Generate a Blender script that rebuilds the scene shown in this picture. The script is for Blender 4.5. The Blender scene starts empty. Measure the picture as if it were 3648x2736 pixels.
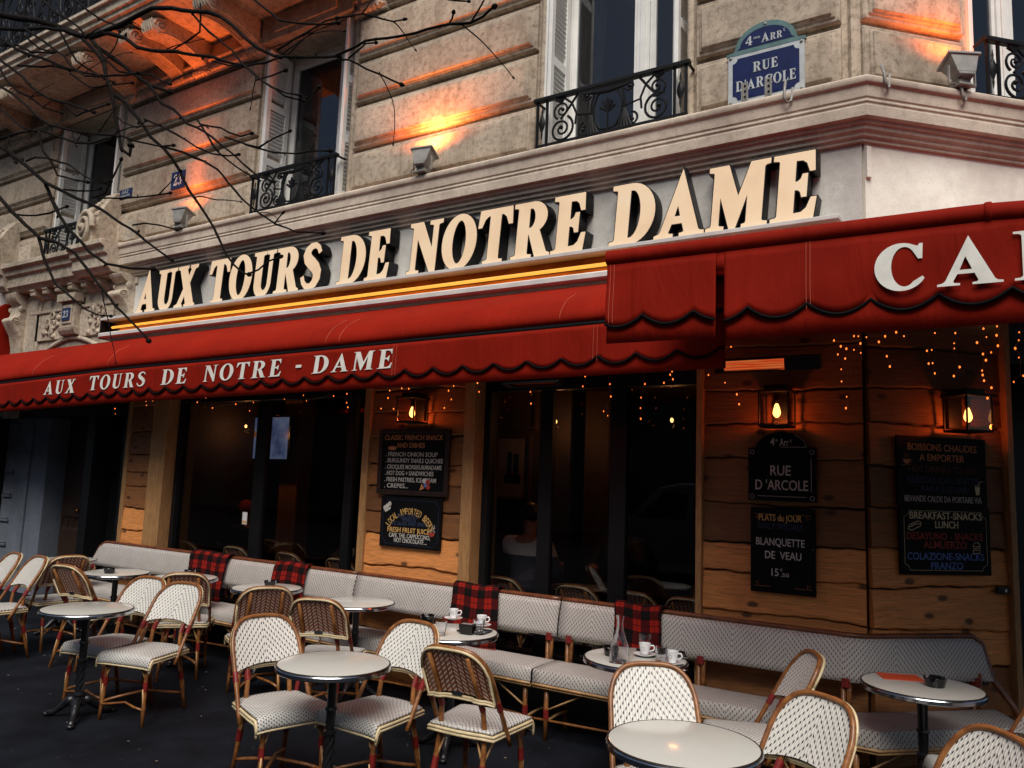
import bpy, bmesh, math, random
from math import radians as R, sin, cos, pi, sqrt
from mathutils import Vector, Matrix

random.seed(11)
sc = bpy.context.scene
col = sc.collection

# ------------------------------------------------------------------ camera
CW, CH, FPX = 3648.0, 2736.0, 2801.38
yaw, pitch, roll = R(32.5618), R(7.1384), R(2.1349)
CAM = Vector((0, 0, 1.70))
_F = Vector((-sin(yaw)*cos(pitch), cos(yaw)*cos(pitch), sin(pitch)))
_r = Vector((cos(yaw), sin(yaw), 0)); _u = _r.cross(_F)
RIGHT = cos(roll)*_r + sin(roll)*_u
UP = -sin(roll)*_r + cos(roll)*_u
cd = bpy.data.cameras.new("camera"); cam = bpy.data.objects.new("camera", cd); col.objects.link(cam)
cd.sensor_width = 36; cd.lens = FPX*36/CW; cd.clip_start = 0.05; cd.clip_end = 600
cam.matrix_world = Matrix(((RIGHT.x, UP.x, -_F.x, CAM.x), (RIGHT.y, UP.y, -_F.y, CAM.y), (RIGHT.z, UP.z, -_F.z, CAM.z), (0, 0, 0, 1)))
sc.camera = cam

# ------------------------------------------------------------------ sky, sun, exposure
SUN_EL, SUN_AZ = 55.0, 152.0          # azimuth from +Y, clockwise
w = bpy.data.worlds.new("World"); sc.world = w; w.use_nodes = True
nt = w.node_tree; bg = nt.nodes["Background"]
sky = nt.nodes.new("ShaderNodeTexSky"); sky.sky_type = 'NISHITA'; sky.sun_disc = False
sky.sun_elevation = R(SUN_EL); sky.sun_rotation = R(SUN_AZ); sky.dust_density = 3.0; sky.air_density = 1.0
nt.links.new(sky.outputs[0], bg.inputs[0]); bg.inputs[1].default_value = 0.068
sd = bpy.data.lights.new("sun", 'SUN'); sd.energy = 3.7; sd.angle = R(40); sd.color = (1, .955, .885)
so = bpy.data.objects.new("sun", sd); col.objects.link(so)
sv = Vector((sin(R(SUN_AZ))*cos(R(SUN_EL)), cos(R(SUN_AZ))*cos(R(SUN_EL)), sin(R(SUN_EL))))
so.rotation_euler = sv.to_track_quat('Z', 'Y').to_euler(); so.location = sv*40
sc.view_settings.view_transform = 'Standard'; sc.view_settings.look = 'None'
sc.view_settings.exposure = 0.0; sc.view_settings.gamma = 1.0

# ------------------------------------------------------------------ helpers
def ray(px, py):
    return RIGHT*((px-CW/2)/FPX) - UP*((py-CH/2)/FPX) + _F
def at_y(px, py, Y):
    d = ray(px, py); return CAM + d*((Y-CAM.y)/d.y)
def at_z(px, py, z):
    d = ray(px, py); return CAM + d*((z-CAM.z)/d.z)
def crop(x0, y0, x1):
    s = (x1-x0)/2212.0
    return lambda x, y: (x0+x*s, y0+y*s)
TL = crop(0, 0, 1200); TM = crop(1200, 0, 2400); TR = crop(2400, 0, 3648)
ML = crop(0, 900, 1200); MM = crop(1200, 900, 2400); MR = crop(2400, 900, 3648)
BL = crop(0, 1836, 1200); BM = crop(1200, 1836, 2400); BR = crop(2400, 1836, 3648)

WY = 5.30                                        # plane of the street front
CN = Vector((-0.77, WY, 0))                      # the building's blunt corner
T45 = Vector((sqrt(.5), sqrt(.5), 0)); N45 = Vector((sqrt(.5), -sqrt(.5), 0))
def frame(o, t, n):                              # x along the wall, y up, z outwards
    return Matrix(((t.x, 0, n.x, o.x), (t.y, 0, n.y, o.y), (t.z, 1, n.z, o.z), (0, 0, 0, 1)))
FM = frame(Vector((0, WY, 0)), Vector((1, 0, 0)), Vector((0, -1, 0)))
FC = frame(CN, T45, N45)

class MB:
    def __init__(s, M=None): s.v = []; s.f = []; s.uv = []; s.M = M; s.at = []; s.cur = 0.0
    def p(s, x, y, z, uv=(0, 0)):
        q = Vector((x, y, z))
        if s.M is not None: q = s.M @ q
        s.v.append(q); s.uv.append(uv); s.at.append(s.cur); return len(s.v)-1
    def box(s, x0, x1, y0, y1, z0, z1):
        a = [s.p(x, y, z) for z in (z0, z1) for y in (y0, y1) for x in (x0, x1)]
        for f in ((0, 2, 3, 1), (4, 5, 7, 6), (0, 1, 5, 4), (2, 6, 7, 3), (0, 4, 6, 2), (1, 3, 7, 5)):
            s.f.append([a[i] for i in f])
        return s
    def frustum(s, r0, z0, r1, z1, cap0=True, cap1=True):
        """rectangles (x0,x1,y0,y1) at two depths"""
        a = [s.p(x, y, z0) for x, y in ((r0[0], r0[2]), (r0[1], r0[2]), (r0[1], r0[3]), (r0[0], r0[3]))]
        b = [s.p(x, y, z1) for x, y in ((r1[0], r1[2]), (r1[1], r1[2]), (r1[1], r1[3]), (r1[0], r1[3]))]
        for i in range(4):
            j = (i+1) % 4; s.f.append([a[i], a[j], b[j], b[i]])
        if cap0: s.f.append(a[::-1])
        if cap1: s.f.append(b)
        return s
    def rings(s, rings, close=True, capa=True, capb=True):
        ids = [[s.p(*q) for q in rg] for rg in rings]
        n = len(ids[0])
        for a, b in zip(ids, ids[1:]):
            for i in range(n if close else n-1):
                j = (i+1) % n; s.f.append([a[i], a[j], b[j], b[i]])
        if capa: s.f.append(ids[0][::-1])
        if capb: s.f.append(ids[-1])
        return s
    def tube(s, pts, r, n=8, cap=True, flat=None):
        P = [Vector(q) for q in pts]
        if not isinstance(r, (list, tuple)): r = [r]*len(P)
        t0 = (P[1]-P[0]).normalized()
        a = Vector((0, 0, 1)) if abs(t0.z) < .9 else Vector((1, 0, 0))
        u = t0.cross(a).normalized(); rg = []
        for i, q in enumerate(P):
            t = (P[min(i+1, len(P)-1)]-P[max(i-1, 0)])
            t = t.normalized() if t.length > 1e-9 else t0
            u = u - t*u.dot(t)
            u = u.normalized() if u.length > 1e-6 else t.orthogonal().normalized()
            w_ = t.cross(u)
            rg.append([tuple(q+(u*cos(2*pi*k/n)+w_*sin(2*pi*k/n))*r[i]) for k in range(n)])
        return s.rings(rg, True, cap, cap)
    def lathe(s, prof, c=(0, 0, 0), n=24, capa=False, capb=False):
        rg = [[(c[0]+max(r, 1e-4)*cos(2*pi*k/n), c[1]+max(r, 1e-4)*sin(2*pi*k/n), c[2]+z) for k in range(n)] for r, z in prof]
        return s.rings(rg, True, capa, capb)
    def prism(s, poly, z0, z1):
        """polygon in x,y extruded in z"""
        a = [s.p(x, y, z0) for x, y in poly]; b = [s.p(x, y, z1) for x, y in poly]
        n = len(poly)
        for i in range(n):
            j = (i+1) % n; s.f.append([a[i], a[j], b[j], b[i]])
        s.f.append(a[::-1]); s.f.append(b); return s
    def prism_x(s, poly, x0, x1):
        """polygon (z,y) swept along x : poly of (o,h)"""
        a = [s.p(x0, h, o) for o, h in poly]; b = [s.p(x1, h, o) for o, h in poly]
        n = len(poly)
        for i in range(n):
            j = (i+1) % n; s.f.append([a[i], a[j], b[j], b[i]])
        s.f.append(a[::-1]); s.f.append(b); return s
    def grid(s, fn, nu, nv, uvf=None):
        ids = []
        for j in range(nv+1):
            row = []
            for i in range(nu+1):
                u, v = i/nu, j/nv
                q = fn(u, v); row.append(s.p(q[0], q[1], q[2], uvf(u, v, q) if uvf else (u, v)))
            ids.append(row)
        for j in range(nv):
            for i in range(nu):
                s.f.append([ids[j][i], ids[j][i+1], ids[j+1][i+1], ids[j+1][i]])
        return s
    def sphere(s, c, r, n=10, m=7, sq=(1, 1, 1)):
        rg = []
        for j in range(m+1):
            a = -pi/2+pi*j/m; rr = max(cos(a), 1e-3)*r
            rg.append([(c[0]+rr*cos(2*pi*k/n)*sq[0], c[1]+rr*sin(2*pi*k/n)*sq[1], c[2]+r*sin(a)*sq[2]) for k in range(n)])
        return s.rings(rg)
    def build(s, name, mat, parent=None, world=False, smooth=0, bevel=0, solid=0, fixn=True):
        if name in SPLIT: return s.split_build(name, mat, parent, world, smooth, bevel, solid)
        me = bpy.data.meshes.new(name)
        me.from_pydata([tuple(q) for q in s.v], [], s.f)
        if any(u != (0, 0) for u in s.uv):
            L = me.uv_layers.new(name="UVMap")
            for lp in me.loops: L.data[lp.index].uv = s.uv[lp.vertex_index]
        if any(s.at):
            A = me.attributes.new("rnd", 'FLOAT', 'POINT')
            for i, x in enumerate(s.at): A.data[i].value = x
        if fixn:
            b = bmesh.new(); b.from_mesh(me); bmesh.ops.recalc_face_normals(b, faces=b.faces); b.to_mesh(me); b.free()
        return link(name, me, mat, parent, world, smooth, bevel, solid)

def link(name, me, mat, parent=None, world=False, smooth=0, bevel=0, solid=0):
    if smooth:
        me.shade_smooth()
        if smooth > 1: me.set_sharp_from_angle(angle=R(smooth))
    if mat is not None: me.materials.clear(); me.materials.append(mat)
    o = bpy.data.objects.new(name, me); col.objects.link(o)
    if parent is not None:
        o.parent = parent
        if world: o.matrix_parent_inverse = PM[parent.name].inverted()
    if solid:
        m = o.modifiers.new("solid", 'SOLIDIFY'); m.thickness = solid; m.offset = 0
    if bevel:
        m = o.modifiers.new("bevel", 'BEVEL'); m.width = bevel; m.segments = 2; m.limit_method = 'ANGLE'; m.angle_limit = R(35)
    return o

def _split_build(s, name, mat, parent, world, smooth, bevel, solid):
    par = list(range(len(s.v)))
    def find(i):
        while par[i] != i: par[i] = par[par[i]]; i = par[i]
        return i
    for f in s.f:
        a = find(f[0])
        for i in f[1:]: par[find(i)] = a
    groups = {}
    for f in s.f: groups.setdefault(find(f[0]), []).append(f)
    out = None
    for fs in groups.values():
        ids = sorted({i for f in fs for i in f}); mp = {i: k_ for k_, i in enumerate(ids)}
        m = MB(); m.v = [s.v[i] for i in ids]; m.uv = [s.uv[i] for i in ids]; m.at = [s.at[i] for i in ids]; m.f = [[mp[i] for i in f] for f in fs]
        SPLIT.discard(name); o = m.build(name, mat, parent, world, smooth, bevel, solid); SPLIT.add(name)
        out = out or o
    return out
MB.split_build = _split_build
SPLIT = {'binding', 'jamb_moulding', 'timber_post', 'soffit_panel', 'stone_courses', 'bolt', 'screw', 'eye', 'ear', 'plinth_block', 'frieze', 'wall', 'lintel', 'portal_entablature', 'stretcher', 'bracket_arm', 'brace', 'window_lattice', 'ornament', 'pilaster', 'door_jamb', 'door_surround', 'handle', 'acanthus_relief', 'seat_trim', 'bars', 'lattice_bar', 'reeding', 'side_entrance', 'grille'}
PM = {}
def tag(o, label=None, cat=None, group=None, kind=None):
    if label: o['label'] = label
    if cat: o['category'] = cat
    if group: o['group'] = group
    if kind: o['kind'] = kind
    return o
def thing(name, label, cat, loc=(0, 0, 0), rz=0.0, group=None):
    o = bpy.data.objects.new(name, None); col.objects.link(o); o.empty_display_size = .1
    o.location = loc; o.rotation_euler = (0, 0, rz)
    PM[o.name] = Matrix.Translation(Vector(loc)) @ Matrix.Rotation(rz, 4, 'Z')
    return tag(o, label, cat, group)
def dup(root, loc, rz, label, group=None, scale=1.0):
    r = root.copy(); col.objects.link(r); r.location = loc; r.rotation_euler = (0, 0, rz)
    r.scale = (scale,)*3
    r['label'] = label
    if group: r['group'] = group
    for ch in root.children:
        c = ch.copy(); col.objects.link(c); c.parent = r
        for g in ch.children:
            d = g.copy(); col.objects.link(d); d.parent = c
    return r

# ------------------------------------------------------------------ materials
class NT:
    def __init__(s, name):
        s.m = bpy.data.materials.new(name); s.m.use_nodes = True
        s.t = s.m.node_tree; s.b = s.t.nodes["Principled BSDF"]
    def n(s, typ, **kw):
        o = s.t.nodes.new(typ)
        for k, v in kw.items():
            if k.startswith('i_'):
                key = k[2:]; o.inputs[int(key) if key.isdigit() else key].default_value = v
            else: setattr(o, k, v)
        return o
    def l(s, a, b): s.t.links.new(a, b)
    def math(s, op, a, b=None, c=None):
        o = s.n("ShaderNodeMath", operation=op)
        for i, x in enumerate((a, b, c)):
            if x is None: continue
            if isinstance(x, (int, float)): o.inputs[i].default_value = x
            else: s.l(x, o.inputs[i])
        return o.outputs[0]
    def coord(s, which='Object'):
        if not hasattr(s, '_c'): s._c = s.n("ShaderNodeTexCoord")
        return s._c.outputs[which]
    def noise(s, scale, detail=4, rough=.55, vec=None, sc3=None, dist=0):
        o = s.n("ShaderNodeTexNoise"); o.inputs['Scale'].default_value = scale; o.inputs['Detail'].default_value = detail
        o.inputs['Roughness'].default_value = rough; o.inputs['Distortion'].default_value = dist
        v = vec if vec is not None else s.coord()
        if sc3:
            mp = s.n("ShaderNodeMapping"); mp.inputs['Scale'].default_value = sc3; s.l(v, mp.inputs[0]); v = mp.outputs[0]
        s.l(v, o.inputs['Vector']); return o.outputs['Fac']
    def ramp(s, fac, stops):
        o = s.n("ShaderNodeValToRGB"); e = o.color_ramp.elements
        while len(e) < len(stops): e.new(.5)
        for el, (p, c) in zip(e, stops): el.position = p; el.color = (*c, 1) if len(c) == 3 else c
        s.l(fac, o.inputs[0]); return o.outputs[0]
    def mix(s, fac, a, b, typ='MIX'):
        o = s.n("ShaderNodeMix", data_type='RGBA', blend_type=typ)
        for sock, x in ((o.inputs[0], fac), (o.inputs[6], a), (o.inputs[7], b)):
            if isinstance(x, (int, float)): sock.default_value = x
            elif isinstance(x, tuple): sock.default_value = (*x, 1)
            else: s.l(x, sock)
        return o.outputs[2]
    def bump(s, h, strength=.3, dist=.01):
        o = s.n("ShaderNodeBump"); o.inputs['Strength'].default_value = strength; o.inputs['Distance'].default_value = dist
        s.l(h, o.inputs['Height']); s.l(o.outputs[0], s.b.inputs['Normal'])
    def set(s, color=None, rough=None, metal=None, **kw):
        if color is not None:
            if isinstance(color, tuple): s.b.inputs['Base Color'].default_value = (*color, 1)
            else: s.l(color, s.b.inputs['Base Color'])
        if rough is not None:
            if isinstance(rough, (int, float)): s.b.inputs['Roughness'].default_value = rough
            else: s.l(rough, s.b.inputs['Roughness'])
        if metal is not None: s.b.inputs['Metallic'].default_value = metal
        for k, v in kw.items(): s.b.inputs[k].default_value = v
        return s.m

def plain(name, c, rough=.5, metal=0, var=.25, vs=8, bump=0, bs=60, spec=.5):
    k = NT(name)
    f = k.noise(vs, 5)
    a = tuple(x*(1-var) for x in c); b = tuple(min(1, x*(1+var)) for x in c)
    k.set(k.ramp(f, [(.3, a), (.7, b)]), rough, metal)
    if bump: k.bump(k.noise(bs, 4), bump, .004)
    k.b.inputs['Specular IOR Level'].default_value = spec
    return k.m
def emit(name, c, s, base=(0, 0, 0)):
    k = NT(name); k.set(base, .5); k.b.inputs['Emission Color'].default_value = (*c, 1); k.b.inputs['Emission Strength'].default_value = s
    return k.m
def stone(name, c, dark, stain=.5, rough=.85):
    k = NT(name)
    big = k.noise(1.6, 6, .65); mid = k.noise(19, 8, .72); fine = k.noise(95, 5, .8)
    strk = k.noise(3.0, 5, .6, sc3=(2.2, 2.2, .35))
    c1 = k.ramp(big, [(.3, tuple(x*.72 for x in c)), (.68, tuple(min(1, x*1.18) for x in c))])
    c2 = k.mix(k.math('MULTIPLY', k.ramp(mid, [(.47, (0, 0, 0)), (.70, (1, 1, 1))]), stain), c1, dark)
    c3 = k.mix(k.math('MULTIPLY', k.ramp(strk, [(.52, (0, 0, 0)), (.75, (1, 1, 1))]), stain*.8), c2, tuple(x*1.2 for x in dark))
    c4 = k.mix(k.math('MULTIPLY', k.ramp(fine, [(.55, (0, 0, 0)), (.68, (1, 1, 1))]), .55), c3, dark)
    oi = k.n('ShaderNodeObjectInfo'); rv = k.math('ADD', .86, k.math('MULTIPLY', oi.outputs['Random'], .26))
    cbv = k.n('ShaderNodeCombineXYZ'); k.l(rv, cbv.inputs[0]); k.l(k.math('MULTIPLY', rv, .99), cbv.inputs[1]); k.l(k.math('MULTIPLY', rv, .98), cbv.inputs[2])
    c4 = k.mix(1.0, c4, cbv.outputs[0], 'MULTIPLY')
    k.set(c4, rough); k.b.inputs['Specular IOR Level'].default_value = .15
    h = k.math('ADD', k.math('MULTIPLY', fine, .5), k.math('MULTIPLY', mid, .9)); k.bump(h, .45, .008)
    return k.m
def weave(name, base, dot, off, period=.8, colw=.0115, roww=.025, cov=.34, off_dark=(.52, .50, .45), dw=.24, slope=1.15):
    k = NT(name); uv = k.coord('UV'); sp = k.n("ShaderNodeSeparateXYZ"); k.l(uv, sp.inputs[0])
    u, v = sp.outputs[0], sp.outputs[1]
    z = k.math('PINGPONG', k.math('ADD', u, off), period/2)
    wv = k.math('ADD', v, k.math('MULTIPLY', z, slope))
    uu = k.math('DIVIDE', u, colw); fu = k.math('FRACT', uu)
    rr = k.math('DIVIDE', wv, roww); fr = k.math('FRACT', rr)
    cu = k.math('ABSOLUTE', k.math('SUBTRACT', fu, .5))
    m = k.math('MULTIPLY', k.math('LESS_THAN', cu, dw), k.math('LESS_THAN', fr, cov))
    gap = k.math('GREATER_THAN', cu, .43)
    n_ = k.noise(9, 4)
    b0 = k.ramp(n_, [(.3, tuple(x*.86 for x in base)), (.7, base)])
    c = k.mix(k.math('MULTIPLY', gap, .75), b0, off_dark)
    c = k.mix(m, c, dot)
    k.set(c, .38)
    hgt = k.math('SUBTRACT', k.math('SUBTRACT', 1.0, k.math('POWER', k.math('MULTIPLY', cu, 2), 2)), k.math('MULTIPLY', m, .8))
    k.bump(hgt, .5, .003)
    return k.m
def wood(name, c, dark, var=.35, along=(1.2, 14, 14), knots=True, rough=.6, rot=0):
    k = NT(name)
    at = k.n("ShaderNodeAttribute"); at.attribute_name = "rnd"
    off = k.n("ShaderNodeVectorMath", operation='ADD'); k.l(k.coord(), off.inputs[0])
    cb = k.n("ShaderNodeCombineXYZ"); k.l(k.math('MULTIPLY', at.outputs['Fac'], 17.0), cb.inputs[0]); k.l(k.math('MULTIPLY', at.outputs['Fac'], 9.0), cb.inputs[2]); k.l(cb.outputs[0], off.inputs[1])
    mr = k.n('ShaderNodeMapping'); mr.inputs['Rotation'].default_value = (0, 0, rot); k.l(off.outputs[0], mr.inputs[0])
    v = mr.outputs[0]
    g = k.noise(3, 7, .7, v, (along[0], along[1]*1.6, along[2]*1.6), 1.6); g2 = k.noise(11, 5, .7, v, (along[0]*.5, along[1]*1.3, along[2]*1.3), .6)
    big = k.noise(1.8, 4, .6, v)
    c1 = k.ramp(g, [(.28, tuple(x*.42 for x in c)), (.5, c), (.75, tuple(min(1, x*1.4) for x in c))])
    c2 = k.mix(k.math('MULTIPLY', k.ramp(g2, [(.5, (0, 0, 0)), (.7, (1, 1, 1))]), .4), c1, dark)
    c3 = k.mix(k.math('MULTIPLY', k.ramp(big, [(.45, (0, 0, 0)), (.75, (1, 1, 1))]), .5), c2, tuple(x*.55 for x in c))
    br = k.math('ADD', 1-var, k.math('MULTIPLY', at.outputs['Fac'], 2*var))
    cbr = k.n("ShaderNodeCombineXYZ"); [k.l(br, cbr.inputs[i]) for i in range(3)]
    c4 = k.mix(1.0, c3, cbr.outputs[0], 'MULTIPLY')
    if knots:
        sx = k.n("ShaderNodeSeparateXYZ"); k.l(v, sx.inputs[0]); cx = k.n("ShaderNodeCombineXYZ")
        k.l(k.math('MULTIPLY', sx.outputs[0], 2.1), cx.inputs[0]); k.l(k.math('MULTIPLY', sx.outputs[2], 4.0), cx.inputs[1])
        vo = k.n("ShaderNodeTexVoronoi", voronoi_dimensions='2D'); vo.inputs['Scale'].default_value = 1.0; k.l(cx.outputs[0], vo.inputs['Vector'])
        d = k.math('ADD', vo.outputs['Distance'], k.math('MULTIPLY', k.noise(30, 3, .6, v), .05))
        kn = k.ramp(d, [(.075, (1, 1, 1)), (.12, (0, 0, 0))])
        c4 = k.mix(k.math('MULTIPLY', kn, .85), c4, tuple(x*.35 for x in dark))
    k.set(c4, rough); k.bump(k.math('ADD', g, k.math('MULTIPLY', g2, .4)), .6, .008)
    return k.m
def glass_pane(name, tint=(.9, .93, .95), ior=1.5):
    k = NT(name); t = k.t
    lw = k.n("ShaderNodeLayerWeight"); lw.inputs[0].default_value = .5
    f0 = ((ior-1)/(ior+1))**2
    fr_ = k.math('ADD', f0, k.math('MULTIPLY', k.math('POWER', lw.outputs['Facing'], 5.0), 1-f0))
    tr = k.n("ShaderNodeBsdfTransparent"); tr.inputs[0].default_value = (*tint, 1)
    gl = k.n("ShaderNodeBsdfGlossy"); gl.inputs['Roughness'].default_value = .01
    mx = k.n("ShaderNodeMixShader"); k.l(fr_, mx.inputs[0]); k.l(tr.outputs[0], mx.inputs[1]); k.l(gl.outputs[0], mx.inputs[2])
    out = t.nodes["Material Output"]; k.l(mx.outputs[0], out.inputs[0]); t.nodes.remove(k.b)
    return k.m
def clear_glass(name):
    k = NT(name); k.set((.95, .97, 1), .02, 0); k.b.inputs['Transmission Weight'].default_value = 1; k.b.inputs['IOR'].default_value = 1.45
    return k.m
def canvas(name, c):
    k = NT(name)
    f = k.noise(2.2, 5, .6); fine = k.noise(260, 2); sp = k.noise(55, 3, .7)
    c1 = k.ramp(f, [(.3, tuple(x*.82 for x in c)), (.7, tuple(min(1, x*1.08) for x in c))])
    c2 = k.mix(k.math('MULTIPLY', k.ramp(sp, [(.72, (0, 0, 0)), (.8, (1, 1, 1))]), .25), c1, (c[0]*.95, c[1]*3+.01, c[2]*3+.008))
    k.set(c2, .8); k.b.inputs['Specular IOR Level'].default_value = .1
    wr = k.noise(2.2, 4, .55, sc3=(2.2, 1, .5), dist=.8); k.bump(k.math('ADD', k.math('MULTIPLY', fine, .05), wr), .6, .035)
    return k.m

M = {}
M['asphalt'] = None
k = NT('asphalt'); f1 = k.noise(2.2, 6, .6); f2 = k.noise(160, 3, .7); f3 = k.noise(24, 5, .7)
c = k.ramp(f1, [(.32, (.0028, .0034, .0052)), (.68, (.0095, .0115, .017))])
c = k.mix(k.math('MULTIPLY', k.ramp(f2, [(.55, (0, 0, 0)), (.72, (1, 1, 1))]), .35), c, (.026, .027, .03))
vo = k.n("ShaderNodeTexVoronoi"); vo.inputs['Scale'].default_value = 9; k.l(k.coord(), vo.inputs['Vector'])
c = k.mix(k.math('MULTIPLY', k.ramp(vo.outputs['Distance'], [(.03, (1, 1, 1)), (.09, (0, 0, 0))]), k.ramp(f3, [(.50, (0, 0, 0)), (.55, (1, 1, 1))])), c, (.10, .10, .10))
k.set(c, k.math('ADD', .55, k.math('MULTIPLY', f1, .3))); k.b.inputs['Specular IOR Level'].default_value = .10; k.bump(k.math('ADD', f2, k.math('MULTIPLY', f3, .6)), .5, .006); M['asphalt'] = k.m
M['stone'] = stone('stone', (.50, .415, .325), (.13, .095, .065), .75)
M['stone_carved'] = stone('stone_carved', (.53, .45, .355), (.10, .08, .06), .7)
M['stone_cornice'] = stone('stone_cornice', (.60, .51, .42), (.18, .145, .115), .35)
M['render_grey'] = stone('render_grey', (.58, .565, .53), (.26, .25, .23), .25)
M['render_white'] = stone('render_white', (.90, .85, .75), (.5, .45, .38), .12)
M['white_paint'] = plain('white_paint', (.80, .79, .75), .45, 0, .1, 5, .15, 40)
M['white_metal'] = plain('white_metal', (.62, .60, .57), .35, 0, .12, 6)
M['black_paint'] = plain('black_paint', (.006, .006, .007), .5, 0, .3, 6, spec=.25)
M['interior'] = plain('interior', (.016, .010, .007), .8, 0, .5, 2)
M['iron'] = plain('iron', (.006, .006, .007), .5, 0, .3, 20, .3, 90, spec=.2)
M['cast_iron'] = plain('cast_iron', (.010, .010, .012), .33, .0, .3, 20, .3, 70)
M['bark'] = plain('bark', (.008, .006, .005), .85, 0, .5, 30, .8, 90, spec=.1)
M['canvas'] = canvas('canvas', (.22, .0082, .0020))
M['canvas_roll'] = canvas('canvas_roll', (.25, .0095, .0022))
M['piping'] = plain('piping', (.004, .004, .005), .8, spec=.08)
M['lettering'] = plain('lettering', (.72, .70, .64), .6, 0, .12, 14)
M['face'] = None
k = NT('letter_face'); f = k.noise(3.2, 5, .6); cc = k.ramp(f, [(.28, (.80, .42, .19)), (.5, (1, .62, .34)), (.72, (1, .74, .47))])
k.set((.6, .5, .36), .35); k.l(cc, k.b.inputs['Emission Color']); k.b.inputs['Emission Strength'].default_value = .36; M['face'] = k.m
M['neon'] = emit('neon', (1, .40, .05), 1.35)
M['brass'] = plain('brass', (.40, .15, .03), .22, 1, .5, 2)
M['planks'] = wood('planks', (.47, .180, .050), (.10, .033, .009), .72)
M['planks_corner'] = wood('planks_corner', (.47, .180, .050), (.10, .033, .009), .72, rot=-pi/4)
M['post'] = wood('post', (.40, .21, .08), (.13, .06, .02), .15, (14, 14, 1.0), False)
M['dark_wood'] = wood('dark_wood', (.045, .022, .012), (.012, .006, .004), .2, (14, 14, 1.0), False)
M['far_wall'] = stone('far_wall', (.15, .145, .14), (.06, .058, .055), .4)
M['glass'] = glass_pane('glass', (.82, .84, .86))
M['window_glass'] = glass_pane('window_glass', (.55, .58, .62), 1.9)
M['clear'] = clear_glass('clear_glass')
M['rattan'] = None
k = NT('rattan'); f = k.noise(22, 5, .6); f2 = k.noise(5, 3); nd = k.noise(7, 2, .5)
c = k.ramp(f, [(.25, (.10, .032, .008)), (.55, (.27, .105, .030)), (.8, (.42, .20, .07))])
c = k.mix(k.math('MULTIPLY', k.ramp(f2, [(.5, (0, 0, 0)), (.7, (1, 1, 1))]), .6), c, (.09, .026, .008)); k.set(c, .32); k.bump(f, .2, .003); M['rattan'] = k.m
M['rattan_dark'] = plain('rattan_dark', (.14, .042, .016), .35, 0, .45, 14)
M['cane'] = plain('cane', (.62, .50, .30), .45, 0, .22, 18)
M['cane_thin'] = plain('cane_thin', (.42, .24, .10), .45, 0, .3, 18)
M['binding'] = plain('binding', (.17, .010, .008), .45, 0, .25, 40)
M['weave_white'] = weave('weave_white', (.68, .655, .60), (.012, .014, .022), .0, .8, .0135, .036, .32)
M['weave_seat'] = weave('weave_seat', (.58, .565, .535), (.025, .025, .033), .0, .8, .0135, .028, .34)
M['weave_back'] = weave('weave_back', (.36, .105, .045), (.74, .66, .58), .0, .8, .034, .024, .36, (.05, .014, .006), .36, .85)
M['weave_bench'] = weave('weave_bench', (.54, .52, .49), (.13, .050, .025), .2, .66, .0125, .034, .36, (.42, .39, .36))
M['laminate'] = plain('laminate', (.56, .555, .505), .14, 0, .05, 3)
M['laminate_edge'] = plain('laminate_edge', (.012, .010, .008), .4)
M['chrome'] = plain('chrome', (.46, .48, .52), .16, 1, .1, 5)
M['board'] = plain('board', (.005, .005, .006), .6, 0, .3, 8, spec=.12)
M['board_frame'] = plain('board_frame', (.022, .011, .007), .45, 0, .3, 12)
M['t_white'] = plain('t_white', (.54, .52, .48), .7, 0, .2, 40)
M['t_grey'] = plain('t_grey', (.50, .46, .42), .7, 0, .15, 30)
M['t_orange'] = plain('t_orange', (.55, .21, .08), .7, 0, .2, 40)
M['t_yellow'] = plain('t_yellow', (.66, .40, .12), .7, 0, .25, 40)
M['t_cream'] = plain('t_cream', (.70, .60, .38), .7, 0, .15, 40)
M['t_red'] = plain('t_red', (.33, .035, .02), .7, 0, .2, 40)
M['t_blue'] = plain('t_blue', (.10, .18, .46), .7, 0, .2, 40)
M['t_dim_red'] = plain('t_dim_red', (.10, .014, .008), .7, 0, .2, 40)
M['t_dim_blue'] = plain('t_dim_blue', (.022, .035, .085), .7, 0, .3, 40)
M['enamel_blue'] = plain('enamel_blue', (.008, .014, .072), .22, 0, .25, 9)
M['enamel_green'] = plain('enamel_green', (.10, .18, .18), .3, 0, .25, 14)
M['enamel_white'] = plain('enamel_white', (.46, .49, .50), .3, 0, .15, 14)
M['grey_metal'] = plain('grey_metal', (.25, .24, .22), .4, 0, .2, 14)
M['porcelain'] = plain('porcelain', (.82, .82, .82), .12, 0, .03, 5)
M['coffee'] = plain('coffee', (.03, .012, .006), .2)
M['black_plastic'] = plain('black_plastic', (.006, .006, .007), .22, 0, .2, 8)
M['menu_red'] = plain('menu_red', (.62, .075, .018), .4, 0, .1, 6)
M['door_wood'] = wood('door_wood', (.060, .028, .015), (.015, .007, .004), .2, (14, 14, 1.0), False)
M['jamb'] = stone('jamb', (.17, .195, .235), (.10, .11, .13), .4)
M['skin'] = plain('skin', (.42, .20, .12), .5, 0, .1, 8)
M['hair'] = plain('hair', (.010, .007, .005), .5, 0, .4, 60, .4, 120)
M['trousers'] = plain('trousers', (.015, .017, .025), .8)
M['red_cloth'] = plain('red_cloth', (.40, .035, .015), .8)
M['dark_cloth'] = plain('dark_cloth', (.02, .018, .017), .8)
M['bulb'] = emit('bulb', (1, .20, .03), 2.1)
M['filament'] = emit('filament', (1, .48, .13), 4.5)
M['heat'] = None
k = NT('heat'); sp = k.n("ShaderNodeSeparateXYZ"); k.l(k.coord(), sp.inputs[0])
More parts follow.
